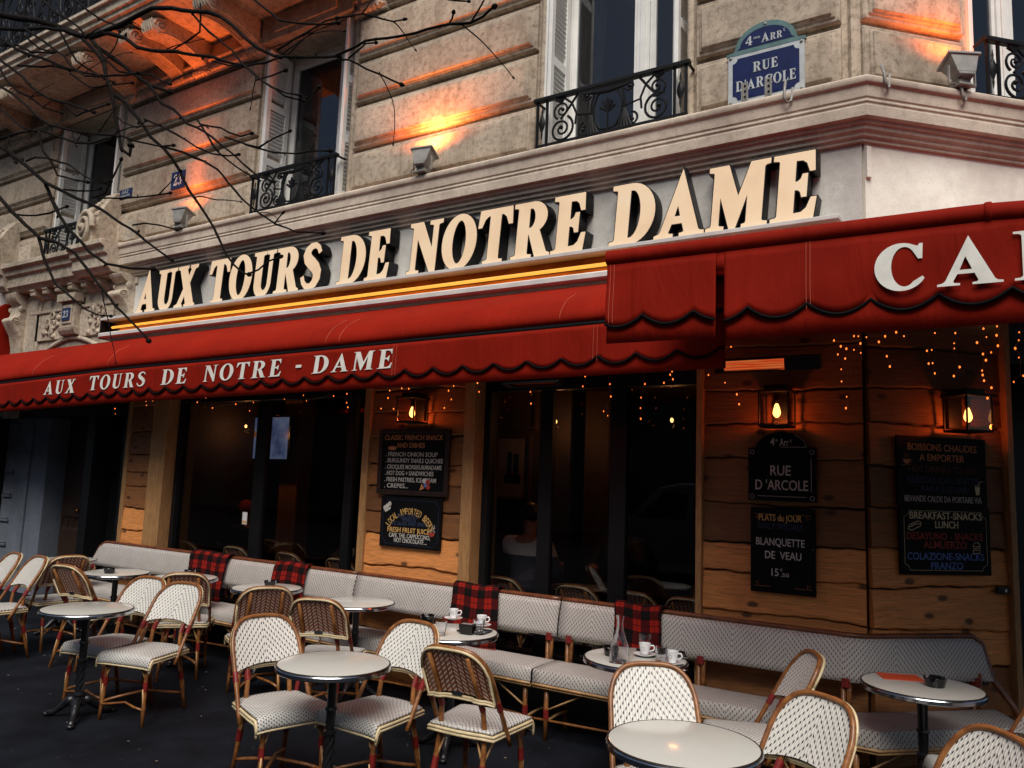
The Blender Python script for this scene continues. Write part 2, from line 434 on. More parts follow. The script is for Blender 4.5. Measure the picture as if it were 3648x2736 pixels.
st = k.ramp(k.noise(3, 3, .5, None, (2, 40, 40)), [(.35, (1, .07, .012)), (.62, (1, .24, .06))])
k.set((.05, .01, .005), .4); k.l(st, k.b.inputs['Emission Color']); k.b.inputs['Emission Strength'].default_value = .5; M['heat'] = k.m
M['lamp_glass'] = glass_pane('lamp_glass', (.95, .9, .85))
M['flood_glass'] = emit('flood_glass', (1, .55, .2), 1.2)
# plaid cloth
k = NT('plaid'); uv = k.coord('UV'); sp = k.n("ShaderNodeSeparateXYZ"); k.l(uv, sp.inputs[0])
fu = k.math('FRACT', k.math('DIVIDE', sp.outputs[0], .135)); fv = k.math('FRACT', k.math('DIVIDE', sp.outputs[1], .125))
a = k.math('LESS_THAN', fu, .47); b = k.math('LESS_THAN', fv, .47); s_ = k.math('MULTIPLY', k.math('ADD', a, b), .5)
lu = k.math('LESS_THAN', k.math('ABSOLUTE', k.math('SUBTRACT', fu, .235)), .025); lv = k.math('LESS_THAN', k.math('ABSOLUTE', k.math('SUBTRACT', fv, .235)), .025)
c = k.ramp(s_, [(0, (.006, .005, .005)), (.5, (.060, .005, .005)), (1, (.27, .013, .007))])
c = k.mix(k.math('MULTIPLY', k.math('MAXIMUM', lu, lv), .7), c, (.03, .006, .006))
k.set(c, .9); k.bump(k.noise(120, 3), .4, .004); k.b.inputs['Specular IOR Level'].default_value = .1; M['plaid'] = k.m
# two-tone sweater (knitted white yoke above a blue-grey body)
k = NT('sweater'); sp = k.n("ShaderNodeSeparateXYZ"); k.l(k.coord(), sp.inputs[0])
m_ = k.math('GREATER_THAN', sp.outputs[2], .865); c = k.mix(m_, k.ramp(k.noise(60, 3), [(.3, (.045, .055, .075)), (.7, (.09, .10, .13))]), (.62, .61, .58)); k.set(c, .85); M['sweater'] = k.m
# television picture
k = NT('screen'); sp = k.n("ShaderNodeSeparateXYZ"); k.l(k.coord(), sp.inputs[0])
f = k.noise(3.4, 3, .5); st = k.ramp(f, [(.30, (.02, .03, .08)), (.40, (.14, .20, .42)), (.56, (.34, .42, .66)), (.64, (.6, .20, .05))])
k.set((.01, .01, .01), .2); k.l(st, k.b.inputs['Emission Color']); k.b.inputs['Emission Strength'].default_value = .24; M['screen'] = k.m
M['picture_paper'] = plain('picture_paper', (.16, .12, .085), .7)
M['asphalt_road'] = M['asphalt']

# ================================================================== SETTING
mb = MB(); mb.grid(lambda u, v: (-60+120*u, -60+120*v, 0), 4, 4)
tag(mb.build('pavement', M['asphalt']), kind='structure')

# opposite side of the street (seen only as a reflection in the panes)
ob = thing('opposite_building', 'plain pale stone building standing across the street behind the viewer', 'building', (0, -15, 0))
mb = MB(frame(Vector((0, -15, 0)), Vector((-1, 0, 0)), Vector((0, 1, 0))))
mb.box(-30, 40, 0, 9.6, -8, 0)
for x in range(-28, 39, 4):
    for y in (.3, 3.4, 6.4): mb.box(x-1.2, x-1.1, y, y+2, 0, .12); mb.box(x+1.1, x+1.2, y, y+2, 0, .12); mb.box(x-1.1, x+1.1, y+1.9, y+2, 0, .12)
mb.box(-30.2, 40.2, 9.6, 9.9, -8, .4)
mb.build('wall', M['far_wall'], ob, True)
mb = MB(frame(Vector((0, -15, 0)), Vector((-1, 0, 0)), Vector((0, 1, 0))))
for x in range(-28, 39, 4):
    for y in (.3, 3.4, 6.4): mb.box(x-1.1, x+1.1, y, y+1.9, .004, .02)
mb.build('window', M['black_paint'], ob, True)

# ================================================================== CAFE BUILDING
B = thing('corner_building', 'old Parisian stone corner building with cafe front, moulded courses and balconies', 'building', (CN.x, CN.y, 0))
ZC = 4.37                                           # top of the cornice / foot of upper windows
ZT = 10.2
# openings along the street front: (x0,x1)
OP = [(-10.85, -9.36), (-6.72, -5.41), (-3.19, -1.95)]
OPT = 6.32
mb = MB(FM)
segs = [(-16, OP[0][0]), (OP[0][1], OP[1][0]), (OP[1][1], OP[2][0]), (OP[2][1], CN.x+.012)]
for a, b in segs: mb.box(a, b, ZC-.3, ZT, -.42, -.045)
for a, b in OP[:2]: mb.box(a, b, OPT, ZT, -.42, -.047)
mb.box(OP[2][0], OP[2][1], 6.9, ZT, -.42, -.047)
mb.build('wall', M['stone'], B, True)
mb = MB(FC)
mb.box(-.015, .90, ZC-.3, ZT, -.42, -.043); mb.box(2.2, 6, ZC-.3, ZT, -.42, -.043)
mb.box(.90, 2.2, 6.6, ZT, -.42, -.045)
mb.build('wall', M['stone'], B, True)
mb = MB(FM); mb.box(-14.5, -9.6, 6.95, 9.6, -.06, -.03); [mb.box(x, x+.05, 6.95, 9.6, -.03, -.01) for x in (-13.6, -12.4, -11.2, -10.2)]
mb.build('upper_wall_shade', M['black_paint'], B, True)

# moulded courses
def course(mb, x0, x1, y0, y1):
    g = .022
    x0 += g; x1 -= g; y0 += g; y1 -= g
    st = [(0, -.05), (0, -.012), (.010, 0), (.032, .002), (.036, .014), (.050, .018), (.056, .034), (.085, .040), (.092, .040)]
    rg = []
    for i, o in st:
        i2 = i
        rg.append([(x0+i2, y0+i2, o), (x1-i2, y0+i2, o), (x1-i2, y1-i2, o), (x0+i2, y1-i2, o)])
    mb.rings(rg, True, False, True)
CZ = [ZC+.01, 4.84, 5.31, 5.77, 6.21]
CZ2 = [ZC+.01, 4.84, 5.31, 5.77, 6.23, 6.70, 7.16]
for x0, x1, zs in ((-15.5, OP[0][0], CZ), (OP[0][1], OP[1][0], CZ), (OP[1][1], OP[2][0], CZ2), (OP[2][1], CN.x-.03, CZ2)):
    mb = MB(FM)
    for a, b in zip(zs, zs[1:]): course(mb, x0+.05, x1-.05, a, b)
    mb.build('stone_courses', M['stone'], B, True, 30, .004)
mb = MB(FC)
for a, b in zip(CZ2, CZ2[1:]): course(mb, .03, .86, a, b)
mb.build('stone_courses', M['stone'], B, True, 30, .004)
# rounded jambs beside the openings
mb = MB(FM)
for a, b in OP:
    for x in (a, b): mb.tube([(x+(-.022 if x == a else .022), ZC, -.045), (x+(-.022 if x == a else .022), 6.9 if a > -4 else OPT, -.045)], .03, 10)
mb.build('jamb_moulding', M['stone'], B, True, 40)
# frieze under the balcony
mb = MB(FM)
pr = [(-.05, 6.23), (.03, 6.23), (.03, 6.25), (.05, 6.27), (.05, 6.29), (.02, 6.30), (.02, 6.36), (.045, 6.38), (.06, 6.40), (.06, 6.42), (.0, 6.43), (.0, 6.62), (-.05, 6.62)]
for a, b in ((-15.5, OP[0][0]), (OP[0][1], OP[1][0]), (OP[1][1], -4.95)): mb.prism_x(pr, a+.03, b-.03)
for a, b in OP[:2]:
    mb.box(a-.02, b+.02, 6.33, 6.62, -.04, .06); mb.box(a+.2, b-.2, 6.40, 6.55, .06, .085)
mb.build('frieze', M['stone_carved'], B, True, 30, .004)

# cornice above the shop, mitred round the corner
prof = [(-.06, 4.375), (0, 4.372), (.17, 4.345), (.195, 4.342), (.207, 4.33), (.21, 4.31), (.203, 4.292), (.185, 4.280), (.182, 4.205), (.174, 4.200), (.174, 4.188), (.182, 4.183), (.182, 4.172), (.174, 4.167), (.174, 4.155), (.182, 4.150), (.182, 4.078), (.150, 4.070), (.148, 4.050), (.130, 4.045), (.126, 4.018), (.105, 4.005), (.100, 3.985), (.080, 3.975), (.078, 3.955), (-.06, 3.95)]
mb = MB()
mit = Vector((.4142, -1, 0))
rg = []
for k_ in range(3):
    row = []
    for o, z in prof:
        if k_ == 0: q = Vector((-8.93, WY-o, z))
        elif k_ == 1: q = CN+mit*o; q.z = z
        else: q = CN+T45*6+N45*o; q.z = z
        row.append(tuple(q))
    rg.append(row)
mb.rings(rg, True, True, True)
mb.build('cornice', M['stone_cornice'], B, True, 35, .003)
# band behind the sign, and the white wall of the blunt corner
MB(FM).box(-8.96, CN.x+.02, 3.0, 3.96, -.35, .05).build('sign_band', M['render_grey'], B, True)
mb = MB(FC); mb.box(.0, 6, 2.95, 3.96, -.35, .054); mb.box(.0, .035, 3.72, 3.93, .05, .075)
mb.build('corner_wall', M['render_white'], B, True, 0, .004)
# dark lintel zone under the awnings
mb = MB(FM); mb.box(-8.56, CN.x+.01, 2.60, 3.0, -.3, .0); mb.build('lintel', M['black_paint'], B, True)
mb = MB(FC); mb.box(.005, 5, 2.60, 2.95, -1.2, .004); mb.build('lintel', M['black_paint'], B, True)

# ---- upper windows
def window(x0, x1, z0, z1, mull, Mf, glass_l=None, shut_l=True, shut_r=None, curtain=False):
    W = MB(Mf)                                       # the reveal room behind, dark
    d0, d1 = -.42, -2.4
    W.box(x0-.3, x1+.3, z0-.2, z1+.3, d1-.05, d1); W.box(x0-.35, x0-.3, z0-.2, z1+.3, d1, d0); W.box(x1+.3, x1+.35, z0-.2, z1+.3, d1, d0)
    W.box(x0-.3, x1+.3, z0-.25, z0-.2, d1, d0); W.box(x0-.3, x1+.3, z1+.3, z1+.35, d1, d0)
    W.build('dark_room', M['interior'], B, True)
    o = -.36
    f = MB(Mf); t = .065
    f.box(x0, x0+t, z0, z1, o-.06, o); f.box(x1-t, x1, z0, z1, o-.06, o); f.box(x0+t, x1-t, z1-t, z1, o-.06, o); f.box(x0+t, x1-t, z0, z0+.05, o-.06, o)
    win = f.build('window', M['white_paint'], B, True, 0, .005)
    PM[win.name] = PM[B.name] 
    xm = mull
    s = MB(Mf)
    s.box(xm-.055, xm+.055, z0+.051, z1-t-.001, o-.05, o+.012); s.box(xm-.022, xm+.022, z0+.052, z1-t-.002, o+.012, o+.026)
    for a, b in ((x0+t+.001, xm-.056), (xm+.056, x1-t-.001)):
        s.box(a, a+.05, z0+.051, z1-t-.001, o-.045, o-.005); s.box(b-.03, b, z0+.051, z1-t-.001, o-.045, o-.006)
        s.box(a+.05, b-.03, z0+.051, z0+.20, o-.045, o-.007); s.box(a+.05, b-.03, z1-t-.06, z1-t-.001, o-.045, o-.007)
    sub(s.build('sash', M['white_paint'], None, True, 0, .004), win)
    g = MB(Mf); g.box(x0+t+.05, x1-t-.03, z0+.19, z1-t-.05, o-.030, o-.024)
    sub(g.build('pane', M['window_glass'], None, True), win)
    return win
def sub(o, parent):
    """sub-part whose mesh is in world coordinates, under a world-mesh part"""
    o.parent = parent; return o
def shutter(Mf, origin, ang, width, z0, z1):
    """louvred leaf hinged at origin (x,o), turned by ang from the wall plane"""
    c, s_ = cos(ang), sin(ang)
    L = Mf @ Matrix(((c, 0, -s_, origin[0]), (0, 1, 0, 0), (s_, 0, c, origin[1]), (0, 0, 0, 1)))
    m = MB(L); th = .034
    m.box(0, .055, z0, z1, 0, th); m.box(width-.055, width, z0, z1, 0, th)
    n = 3; ys = [z0+(z1-z0)*i/n for i in range(n+1)]
    for i, y in enumerate(ys):
        a, b = (y, y+.08) if i == 0 else ((y-.08, y) if i == n else (y-.04, y+.04))
        m.box(.056, width-.056, a, b, .001, th-.001)
    for y0, y1 in zip(ys, ys[1:]):
        y = y0+.10
        while y < y1-.07:
            m.prism_x([(.004, y+.034), (.009, y+.042), (th-.002, y+.008), (th-.006, y)], .056, width-.056); y += .043
    return m.build('shutter', M['white_paint'], B, True, 0, .003)

window(OP[0][0], OP[0][1], ZC, OPT, -9.85, FM)
window(OP[1][0], OP[1][1], ZC, OPT, -5.86, FM)
window(OP[2][0], OP[2][1], ZC, 6.9, -2.45, FM)
for (a, b), zt in zip(OP, (OPT, OPT, 6.9)):
    for kx in (0, 1):                                # two folded leaves on the left reveal
        shutter(FM, (a+.02+.05*kx, -.335+.02*kx), R(90), .31, ZC+.03, zt-.04)
    shutter(FM, (b-.055, -.335), R(90), .36, ZC+.03, zt-.04)
shutter(FM, (OP[2][1]-.20, -.30), R(20), .17, ZC+.03, 6.86)
# curtain and pelmet in the third window
mb = MB(FM)
mb.grid(lambda u, v: (-3.08+.30*u*(.55+.45*v), ZC+.1+2.3*v, -.46-.03*sin(u*22)), 24, 10)
mb.build('curtain', plain('curtain', (.10, .075, .05), .9, 0, .5, 9), B, True, 1)
mb = MB(FM)
mb.grid(lambda u, v: (-2.95+1.0*u, 6.6-(.95-.32*abs(cos(u*pi*1.0))**1.5)*v if True else 0, -.40-.012*sin(u*40)), 40, 6)
mb.build('pelmet', M['dark_cloth'], B, True, 1)
# lead lines behind the second window's left pane
mb = MB(FM)
for i in range(9): mb.box(-6.56, -5.95, ZC+.35+i*.19, ZC+.356+i*.19, -.395, -.391)
for i in range(5): mb.box(-6.52+i*.12, -6.515+i*.12, ZC+.25, OPT-.1, -.3955, -.3915)
mb.build('window_lattice', M['grey_metal'], B, True)
# chamfer window
window(.90, 2.2, ZC, 6.6, 1.52, FC)
shutter(FC, (.93, -.335), R(90), .32, ZC+.03, 6.55)

# ---- balcony over the first floor with corbels
mb = MB(FM)
mb.prism_x([(-.05, 6.625), (.78, 6.625), (.80, 6.64), (.80, 6.68), (.84, 6.70), (.84, 6.74), (.87, 6.76), (.87, 6.84), (.91, 6.86), (.91, 6.90), (-.05, 6.90)], -16, -5.0)
mb.build('balcony_slab', M['stone_carved'], B, True, 30, .004)
mb = MB(FM)
for a, b in ((-15.2, -11.95), (-10.62, -9.4), (-9.0, -8.44), (-7.62, -7.08), (-6.7, -5.3)):
    mb.frustum((a+.1, b-.1, .12, .66), 6.62, (a+.16, b-.16, .18, .60), 6.59)
# those coffers are in (x, o) so build them with swapped axes
mb.M = FM @ Matrix(((1, 0, 0, 0), (0, 0, 1, 0), (0, 1, 0, 0), (0, 0, 0, 1)))
mb.v = []; mb.f = []; mb.uv = []; mb.at = []
for a, b in ((-15.2, -11.95), (-10.62, -9.4), (-9.0, -8.44), (-7.62, -7.08), (-6.7, -5.3)):
    mb.frustum((a+.1, b-.1, .12, .66), 6.626, (a+.16, b-.16, .18, .60), 6.60)
mb.build('soffit_panel', M['stone_carved'], B, True, 0, .004)
def corbel(x):
    w_ = .115
    pr = [(0, 6.30), (.05, 6.31), (.08, 6.36), (.16, 6.39), (.30, 6.43), (.46, 6.452), (.58, 6.44), (.66, 6.42)]
    for i in range(0, 9): a = -pi/2+pi*i/8; pr.append((.66+.085*cos(a), 6.505+.085*sin(a)))
    pr += [(.62, 6.60), (.60, 6.622), (0, 6.622)]
    mb = MB(FM); mb.prism_x(pr, x-w_, x+w_)
    c = mb.build('corbel', M['stone_carved'], B, True, 30, .006); PM[c.name] = PM[B.name]
    s_ = MB(FM)
    for sd_ in (-1, 1):                              # volutes on the flanks
        pts = []
        for i in range(30):
            a = i/29*2*pi*1.8; r_ = .075*(1-i/29*.8); pts.append((x+sd_*(w_+.004), 6.505+r_*sin(a), .655+r_*cos(a)))
        s_.tube(pts, .010, 6); s_.sphere((x+sd_*(w_+.004), 6.505, .655), .018)
    for i in range(5):                               # ribs beneath
        xx = x-w_*.7+w_*1.4*i/4
        s_.tube([(xx, 6.385+.0, .16), (xx, 6.425, .30), (xx, 6.447, .46), (xx, 6.437, .58), (xx, 6.418, .66), (xx, 6.44, .73), (xx, 6.50, .752), (xx, 6.56, .74)], .013, 6)
    s_.box(x-w_-.015, x+w_+.015, 6.28, 6.31, 0, .07)
    for i in range(4): s_.sphere((x-w_*.75+w_*1.5*i/3, 6.27, .04), .03)
    sub(s_.build('scroll_ornament', M['stone_carved'], None, True, 40), c)
for x in (-12.9, -11.75, -10.95, -9.2, -8.24, -7.80, -6.90, -5.15): corbel(x)

# ---- carved portal on the left
mb = MB(FM)
mb.box(-12.6, -8.97, 3.05, 3.98, -.35, .045)
mb.box(-12.6, -8.62, 3.86, 3.94, .045, .07)
mb.prism_x([(0, 3.97), (.20, 3.97), (.22, 4.00), (.26, 4.03), (.26, 4.16), (.30, 4.18), (.31, 4.24), (.36, 4.27), (.36, 4.33), (.0, 4.375)], -12.6, -8.94)
mb.prism_x([(.02, 3.99), (.26, 3.99), (.28, 4.02), (.32, 4.05), (.32, 4.18), (.36, 4.20), (.37, 4.26), (.42, 4.29), (.42, 4.345), (.02, 4.377)], -9.62, -8.86)
mb.prism_x([(.02, 3.99), (.26, 3.99), (.28, 4.02), (.32, 4.05), (.32, 4.18), (.36, 4.20), (.37, 4.26), (.42, 4.29), (.42, 4.345), (.02, 4.377)], -12.1, -11.30)
mb.box(-10.95, -9.05, 3.30, 3.66, .045, .075); mb.box(-10.95, -9.05, 3.66, 3.70, .045, .095)
mb.build('portal_entablature', M['stone_carved'], B, True, 30, .006)
for i in range(6):                                   # modillions
    x = -10.75+i*.30
    mb = MB(FM)
    mb.prism_x([(.04, 3.84), (.07, 3.845), (.10, 3.88), (.15, 3.90), (.17, 3.885), (.195, 3.89), (.20, 3.92), (.19, 3.94), (.21, 3.945), (.21, 3.968), (.04, 3.968)], x-.05, x+.05)
    mb.build('modillion', M['stone_carved'], B, True, 30, .004)
def console(x, y0, y1):
    h = y1-y0; w_ = .13
    pr = [(.04, y0), (.08, y0), (.10, y0+h*.25), (.14, y0+h*.42), (.20, y0+h*.52)]
    for i in range(7): a = -pi/3+pi*i/6*.9; pr.append((.185+.055*cos(a), y0+h*.60+.055*sin(a)))
    pr += [(.15, y0+h*.70), (.14, y0+h*.84), (.19, y0+h*.87), (.23, y0+h*.94), (.24, y1), (.04, y1)]
    mb = MB(FM); mb.prism_x(pr, x-w_, x+w_)
    c = mb.build('console', M['stone_carved'], B, True, 30, .006)
    s_ = MB(FM)
    for sd_ in (-1, 1):
        pts = []
        for i in range(24):
            a = i/23*2*pi*1.6; r_ = .05*(1-i/23*.75); pts.append((x+sd_*(w_+.003), y0+h*.60+r_*sin(a), .185+r_*cos(a)))
        s_.tube(pts, .008, 6); s_.sphere((x+sd_*(w_+.003), y0+h*.6, .185), .013)
        s_.sphere((x+sd_*w_, y0+h*.78, .13), .045, 10, 6, (.4, 1, 1))
    for i in range(6):
        xx = x-w_*.75+w_*1.5*i/5; s_.tube([(xx, y0+.02, .08), (xx, y0+h*.25, .10), (xx, y0+h*.42, .14), (xx, y0+h*.52, .20), (xx, y0+h*.6, .24)], .012, 6)
    sub(s_.build('scroll_ornament', M['stone_carved'], None, True, 40), c)
console(-11.25, 3.02, 3.965); console(-8.80, 3.34, 3.965)
mb = MB(FM)                                          # pilaster strips below the consoles
mb.box(-11.05, -10.75, 2.4, 3.86, .045, .075); mb.box(-11.00, -10.80, 2.45, 3.80, .075, .09); mb.box(-11.45, -11.05, 2.3, 3.86, .045, .062)
pts = [(-10.6+1.35*i/16, 3.13+.17*sin(pi*i/16), .06) for i in range(17)]
mb.tube(pts, .03, 8)
mb.build('pilaster', M['stone_carved'], B, True, 40, .004)
mb = MB(FM)                                          # cartouche with its acanthus
mb.box(-10.12, -9.72, 3.74, 3.84, .07, .20); mb.box(-10.08, -9.76, 3.42, 3.74, .07, .15); mb.box(-10.03, -9.81, 3.46, 3.70, .15, .165)
mb.prism_x([(.07, 3.32), (.13, 3.33), (.16, 3.38), (.17, 3.42), (.07, 3.42)], -10.10, -9.74)
mb.build('cartouche', M['stone_carved'], B, True, 0, .006)
mb = MB(FM); rr = random.Random(3)
for sd_, cx in ((-1, -10.42), (1, -9.38)):
    for q in range(5):
        x0, y0 = cx+rr.uniform(-.12, .12), 3.52+rr.uniform(-.14, .12); r0 = rr.uniform(.05, .09)
        ph = rr.uniform(0, 6); pts = []; rad = []
        for i in range(20):
            a = ph+sd_*i/19*2*pi*1.3; r_ = r0*(1-i/19*.75); pts.append((x0+r_*cos(a), y0+r_*sin(a), .075+.03*i/19)); rad.append(.022*(1-.5*i/19))
        mb.tube(pts, rad, 6)
    for q in range(9): mb.sphere((cx+rr.uniform(-.22, .22), 3.50+rr.uniform(-.18, .18), .075), rr.uniform(.02, .045), 8, 5, (1, 1, .8))
mb.build('acanthus_relief', M['stone_carved'], B, True, 50)
def acroterion(x):
    mb = MB(FM)                                      # stone upstand with a scroll on its front
    pr = [(0, 4.37), (.40, 4.37), (.40, 4.46), (.36, 4.60), (.33, 4.70), (.35, 4.72), (.34, 4.77), (.30, 4.79), (.22, 4.92), (.10, 5.06), (.02, 5.08), (0, 5.08)]
    mb.prism_x([(o*.85, z) for o, z in pr], x-.125, x+.125)
    c = mb.build('acroterion', M['stone_carved'], B, True, 30, .012)
    s_ = MB(FM); pts = []; rad = []
    for i in range(46):
        a = i/45*2*pi*2.2; r_ = .20*(1-i/45*.85); pts.append((x+r_*cos(a)*.75, 4.55+r_*sin(a)*1.1, .36+.05*i/45)); rad.append(.036*(1-.55*i/45))
    s_.tube(pts, rad, 8); s_.sphere((x, 4.55, .40), .05); s_.sphere((x, 4.55, .33), .19, 14, 8, (.75, 1.1, .25))
    for i in range(8): s_.sphere((x+.03*sin(i*2), 4.78+i*.035, .30-.03*i), .045-.003*i, 8, 5)
    sub(s_.build('scroll_ornament', M['stone_carved'], None, True, 50), c)
acroterion(-9.33); acroterion(-11.78)
mb = MB(FM); mb.box(-8.86, -8.60, 4.37, 4.62, 0, .17); mb.box(-11.3, -11.0, 4.37, 4.62, 0, .17); mb.build('plinth_block', M['stone_carved'], B, True, 0, .008)

# ---- doorway on the left
mb = MB(FM); mb.box(-13.5, -10.90, 0, 2.6, -.9, -.30); mb.box(-9.64, -9.44, 0, 2.6, -.9, -.31)
for i in range(7):
    z = .25+i*.33; mb.box(-11.95, -11.72, z, z+.035, -.30, -.27); mb.box(-11.93, -11.74, z+.04, z+.06, -.30, -.275)
mb.box(-11.42, -11.30, 0, 2.6, -.30, -.27); mb.box(-9.60, -9.50, 0, 2.6, -.31, -.285)
mb.build('door_jamb', M['jamb'], B, True, 0, .006)
mb = MB(FM)
mb.box(-10.90, -9.64, 0, 2.6, -.62, -.56)
for x0, x1 in ((-10.84, -10.32), (-10.22, -9.70)):
    for z0, z1 in ((.2, .9), (1.0, 2.3)):
        mb.frustum((x0, x1, z0, z1), -.56, (x0+.04, x1-.04, z0+.04, z1-.04), -.53, False, True)
for i in range(9): mb.box(-10.86+i*.14, -10.83+i*.14, .15, 2.4, -.56, -.545)
dr = mb.build('door', M['door_wood'], B, True, 0, .004)
mb = MB(FM)
mb.sphere((-10.40, 1.12, -.50), .032); sub(mb.build('knob', M['brass'], None, True, 1), dr); mb = MB(FM); mb.sphere((-10.12, 1.12, -.50), .032)
sub(mb.build('knob', M['brass'], None, True, 1), dr)
mb = MB(FM); mb.box(-13.5, -8.56, 2.33, 3.05, -.55, -.02); mb.box(-9.46, -9.30, 0, 2.33, -.34, .0); mb.box(-8.70, -8.56, 0, 2.33, -.34, .0)
mb.box(-9.30, -8.70, 0, 2.33, -.30, -.26); mb.box(-12.25, -11.98, 0, 2.33, -.29, -.02)
mb.build('door_surround', M['black_paint'], B, True)

# ---- timber cladding of the piers : live-edge boards
def boards(Mf, x0, x1, edges, seed, o=.02, mat='planks', zl=1.38):
    rg = random.Random(seed); mb = MB(Mf)
    ph = [(rg.uniform(0, 6), rg.uniform(1.5, 3.2), rg.uniform(.003, .010)) for _ in edges]
    def wob(i, x):
        a, f, am = ph[i]; return am*sin(a+f*x*2)+am*.6*sin(a*2+f*x*5.3)+.003*sin(x*40+a)
    n = 28
    for i in range(len(edges)-1):
        zt, zb = edges[i], edges[i+1]
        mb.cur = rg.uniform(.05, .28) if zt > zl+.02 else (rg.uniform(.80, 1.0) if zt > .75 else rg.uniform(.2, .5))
        rings = []
        for j in range(n+1):
            x = x0+(x1-x0)*j/n
            lip = .026+.005*sin(x*3+i)
            b = zb+wob(i+1, x)+.002; t_ = zt+wob(i, x)-.007-.005*sin(x*2.7+i*1.9)
            rings.append([(x, t_, o+.004), (x, t_-.006, o+.012), (x, (t_+b)/2, o+lip*.8), (x, b+.010, o+lip), (x, b, o+lip-.008), (x, b, o-.02), (x, t_, o-.02)])
        mb.rings(rings)
    MB(Mf).box(x0, x1, -.02, edges[0]+.02, o-.05, o-.015).build('cladding_backing', M['dark_wood'], B, True)
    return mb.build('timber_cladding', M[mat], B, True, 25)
ED = [2.96, 2.66, 2.37, 2.15, 1.92, 1.62, 1.37, 1.17, .92, .66, .38, .12, -.02]
E2 = [2.66, 2.47, 2.27, 2.06, 1.82, 1.64, 1.42, 1.22, .96, .70, .42, .15, -.02]
E3 = [2.66, 2.40, 2.12, 1.86, 1.66, 1.50, 1.26, 1.02, .86, .60, .30, -.02]
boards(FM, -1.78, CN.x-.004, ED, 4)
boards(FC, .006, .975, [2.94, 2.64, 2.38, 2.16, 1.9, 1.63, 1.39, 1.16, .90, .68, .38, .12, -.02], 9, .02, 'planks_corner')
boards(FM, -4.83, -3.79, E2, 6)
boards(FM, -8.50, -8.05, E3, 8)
mb = MB(FM)
for i, (a, b, o) in enumerate(((-8.57, -8.50, .05), (-8.05, -7.78, .075), (-4.905, -4.83, .065), (-3.79, -3.68, .075), (-1.822, -1.78, .085))):
    mb.cur = .3+.1*i; mb.box(a, b, 0, 2.66, -.1, o)
mb.build('timber_post', M['post'], B, True, 0, .005)
mb = MB(FC); mb.cur = .5; mb.box(.975, 1.02, 0, 2.94, -.1, .085); mb.build('timber_post', M['post'], B, True, 0, .005)

# ---- shopfront glazing
def bay(x0, x1, mulls):
    f = MB(FM)
    f.box(x0, x1, 0, .42, -.16, -.06); f.box(x0, x1, 2.44, 2.62, -.16, -.06)
    f.box(x0, x0+.06, .42, 2.44, -.16, -.06); f.box(x1-.05, x1, .42, 2.44, -.16, -.06)
    for a, b in mulls: f.box(a, b, .42, 2.44, -.135, -.075)
    s_ = f.build('shopfront_frame', M['black_paint'], B, True, 0, .004)
    g = MB(FM); g.box(x0+.05, x1-.04, .41, 2.45, -.114, -.108)
    sub(g.build('pane', M['glass'], None, True), s_)
    return s_
bay(-7.78, -4.905, [(-6.50, -6.34), (-5.24, -5.14)]); bay(-3.68, -1.822, [(-3.155, -3.04), (-2.54, -2.41)])
mb = MB(FC); mb.box(1.02, 5, 0, 2.6, -1.2, -1.1); mb.box(1.02, 1.10, 0, 2.6, -1.1, -.02); mb.box(1.6, 1.68, 0, 2.6, -.3, -.22); mb.build('side_entrance', M['black_paint'], B, True, 0, .004)
MB(FM).box(-1.822, -1.70, 1.3, 1.31, -.2, -.19)
# room inside
r_ = MB(FM)
r_.box(-8.5, -.9, 0, 2.7, -4.3, -4.2); r_.box(-8.6, -8.5, 0, 2.7, -4.2, -.2); r_.box(-1.0, -.9, 0, 2.7, -4.2, -1.0); r_.box(-8.5, -.9, 2.7, 2.75, -4.2, -.3)
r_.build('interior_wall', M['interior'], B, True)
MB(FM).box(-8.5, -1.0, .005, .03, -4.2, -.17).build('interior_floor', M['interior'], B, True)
mb = MB(FM)
a = at_y(*ML(1850, 1500), 7.4); b = at_y(*ML(1970, 1500), 7.4)
mb.box(a.x, b.x, .03, 2.7, -2.3, -2.05); mb.build('column', M['post'], B, True, 0, .02)
mb = MB(FM); a = at_y(*MM(1630, 1500), 7.4); b = at_y(*MM(1800, 1500), 7.4); mb.box(a.x, b.x, .03, 2.7, -2.3, -2.05); mb.build('column', M['dark_wood'], B, True, 0, .02)

# ================================================================== LETTERING
def arc(cx, cy, rx, ry, a0, a1, n=10):
    return [(cx+rx*cos(R(a0+(a1-a0)*i/n)), cy+ry*sin(R(a0+(a1-a0)*i/n))) for i in range(n+1)]
def stroke(pts, ws):
    L, Rr = [], []
    for i, (x, y) in enumerate(pts):
        a = pts[max(i-1, 0)]; b = pts[min(i+1, len(pts)-1)]
        dx, dy = b[0]-a[0], b[1]-a[1]; l = math.hypot(dx, dy) or 1
        nx, ny = -dy/l, dx/l; w_ = ws[i] if isinstance(ws, list) else ws
        L.append((x+nx*w_/2, y+ny*w_/2)); Rr.append((x-nx*w_/2, y-ny*w_/2))
    return L+Rr[::-1]
G = {}
G['T'] = (.74, [[(.02, 1), (.72, 1), (.745, .72), (.705, .72), (.64, .86), (.56, .92), (.47, .93), (.47, .08), (.50, .04), (.57, .03), (.57, 0), (.17, 0), (.17, .03), (.24, .04), (.27, .08), (.27, .93), (.18, .92), (.10, .86), (.035, .72), (-.005, .72)]])
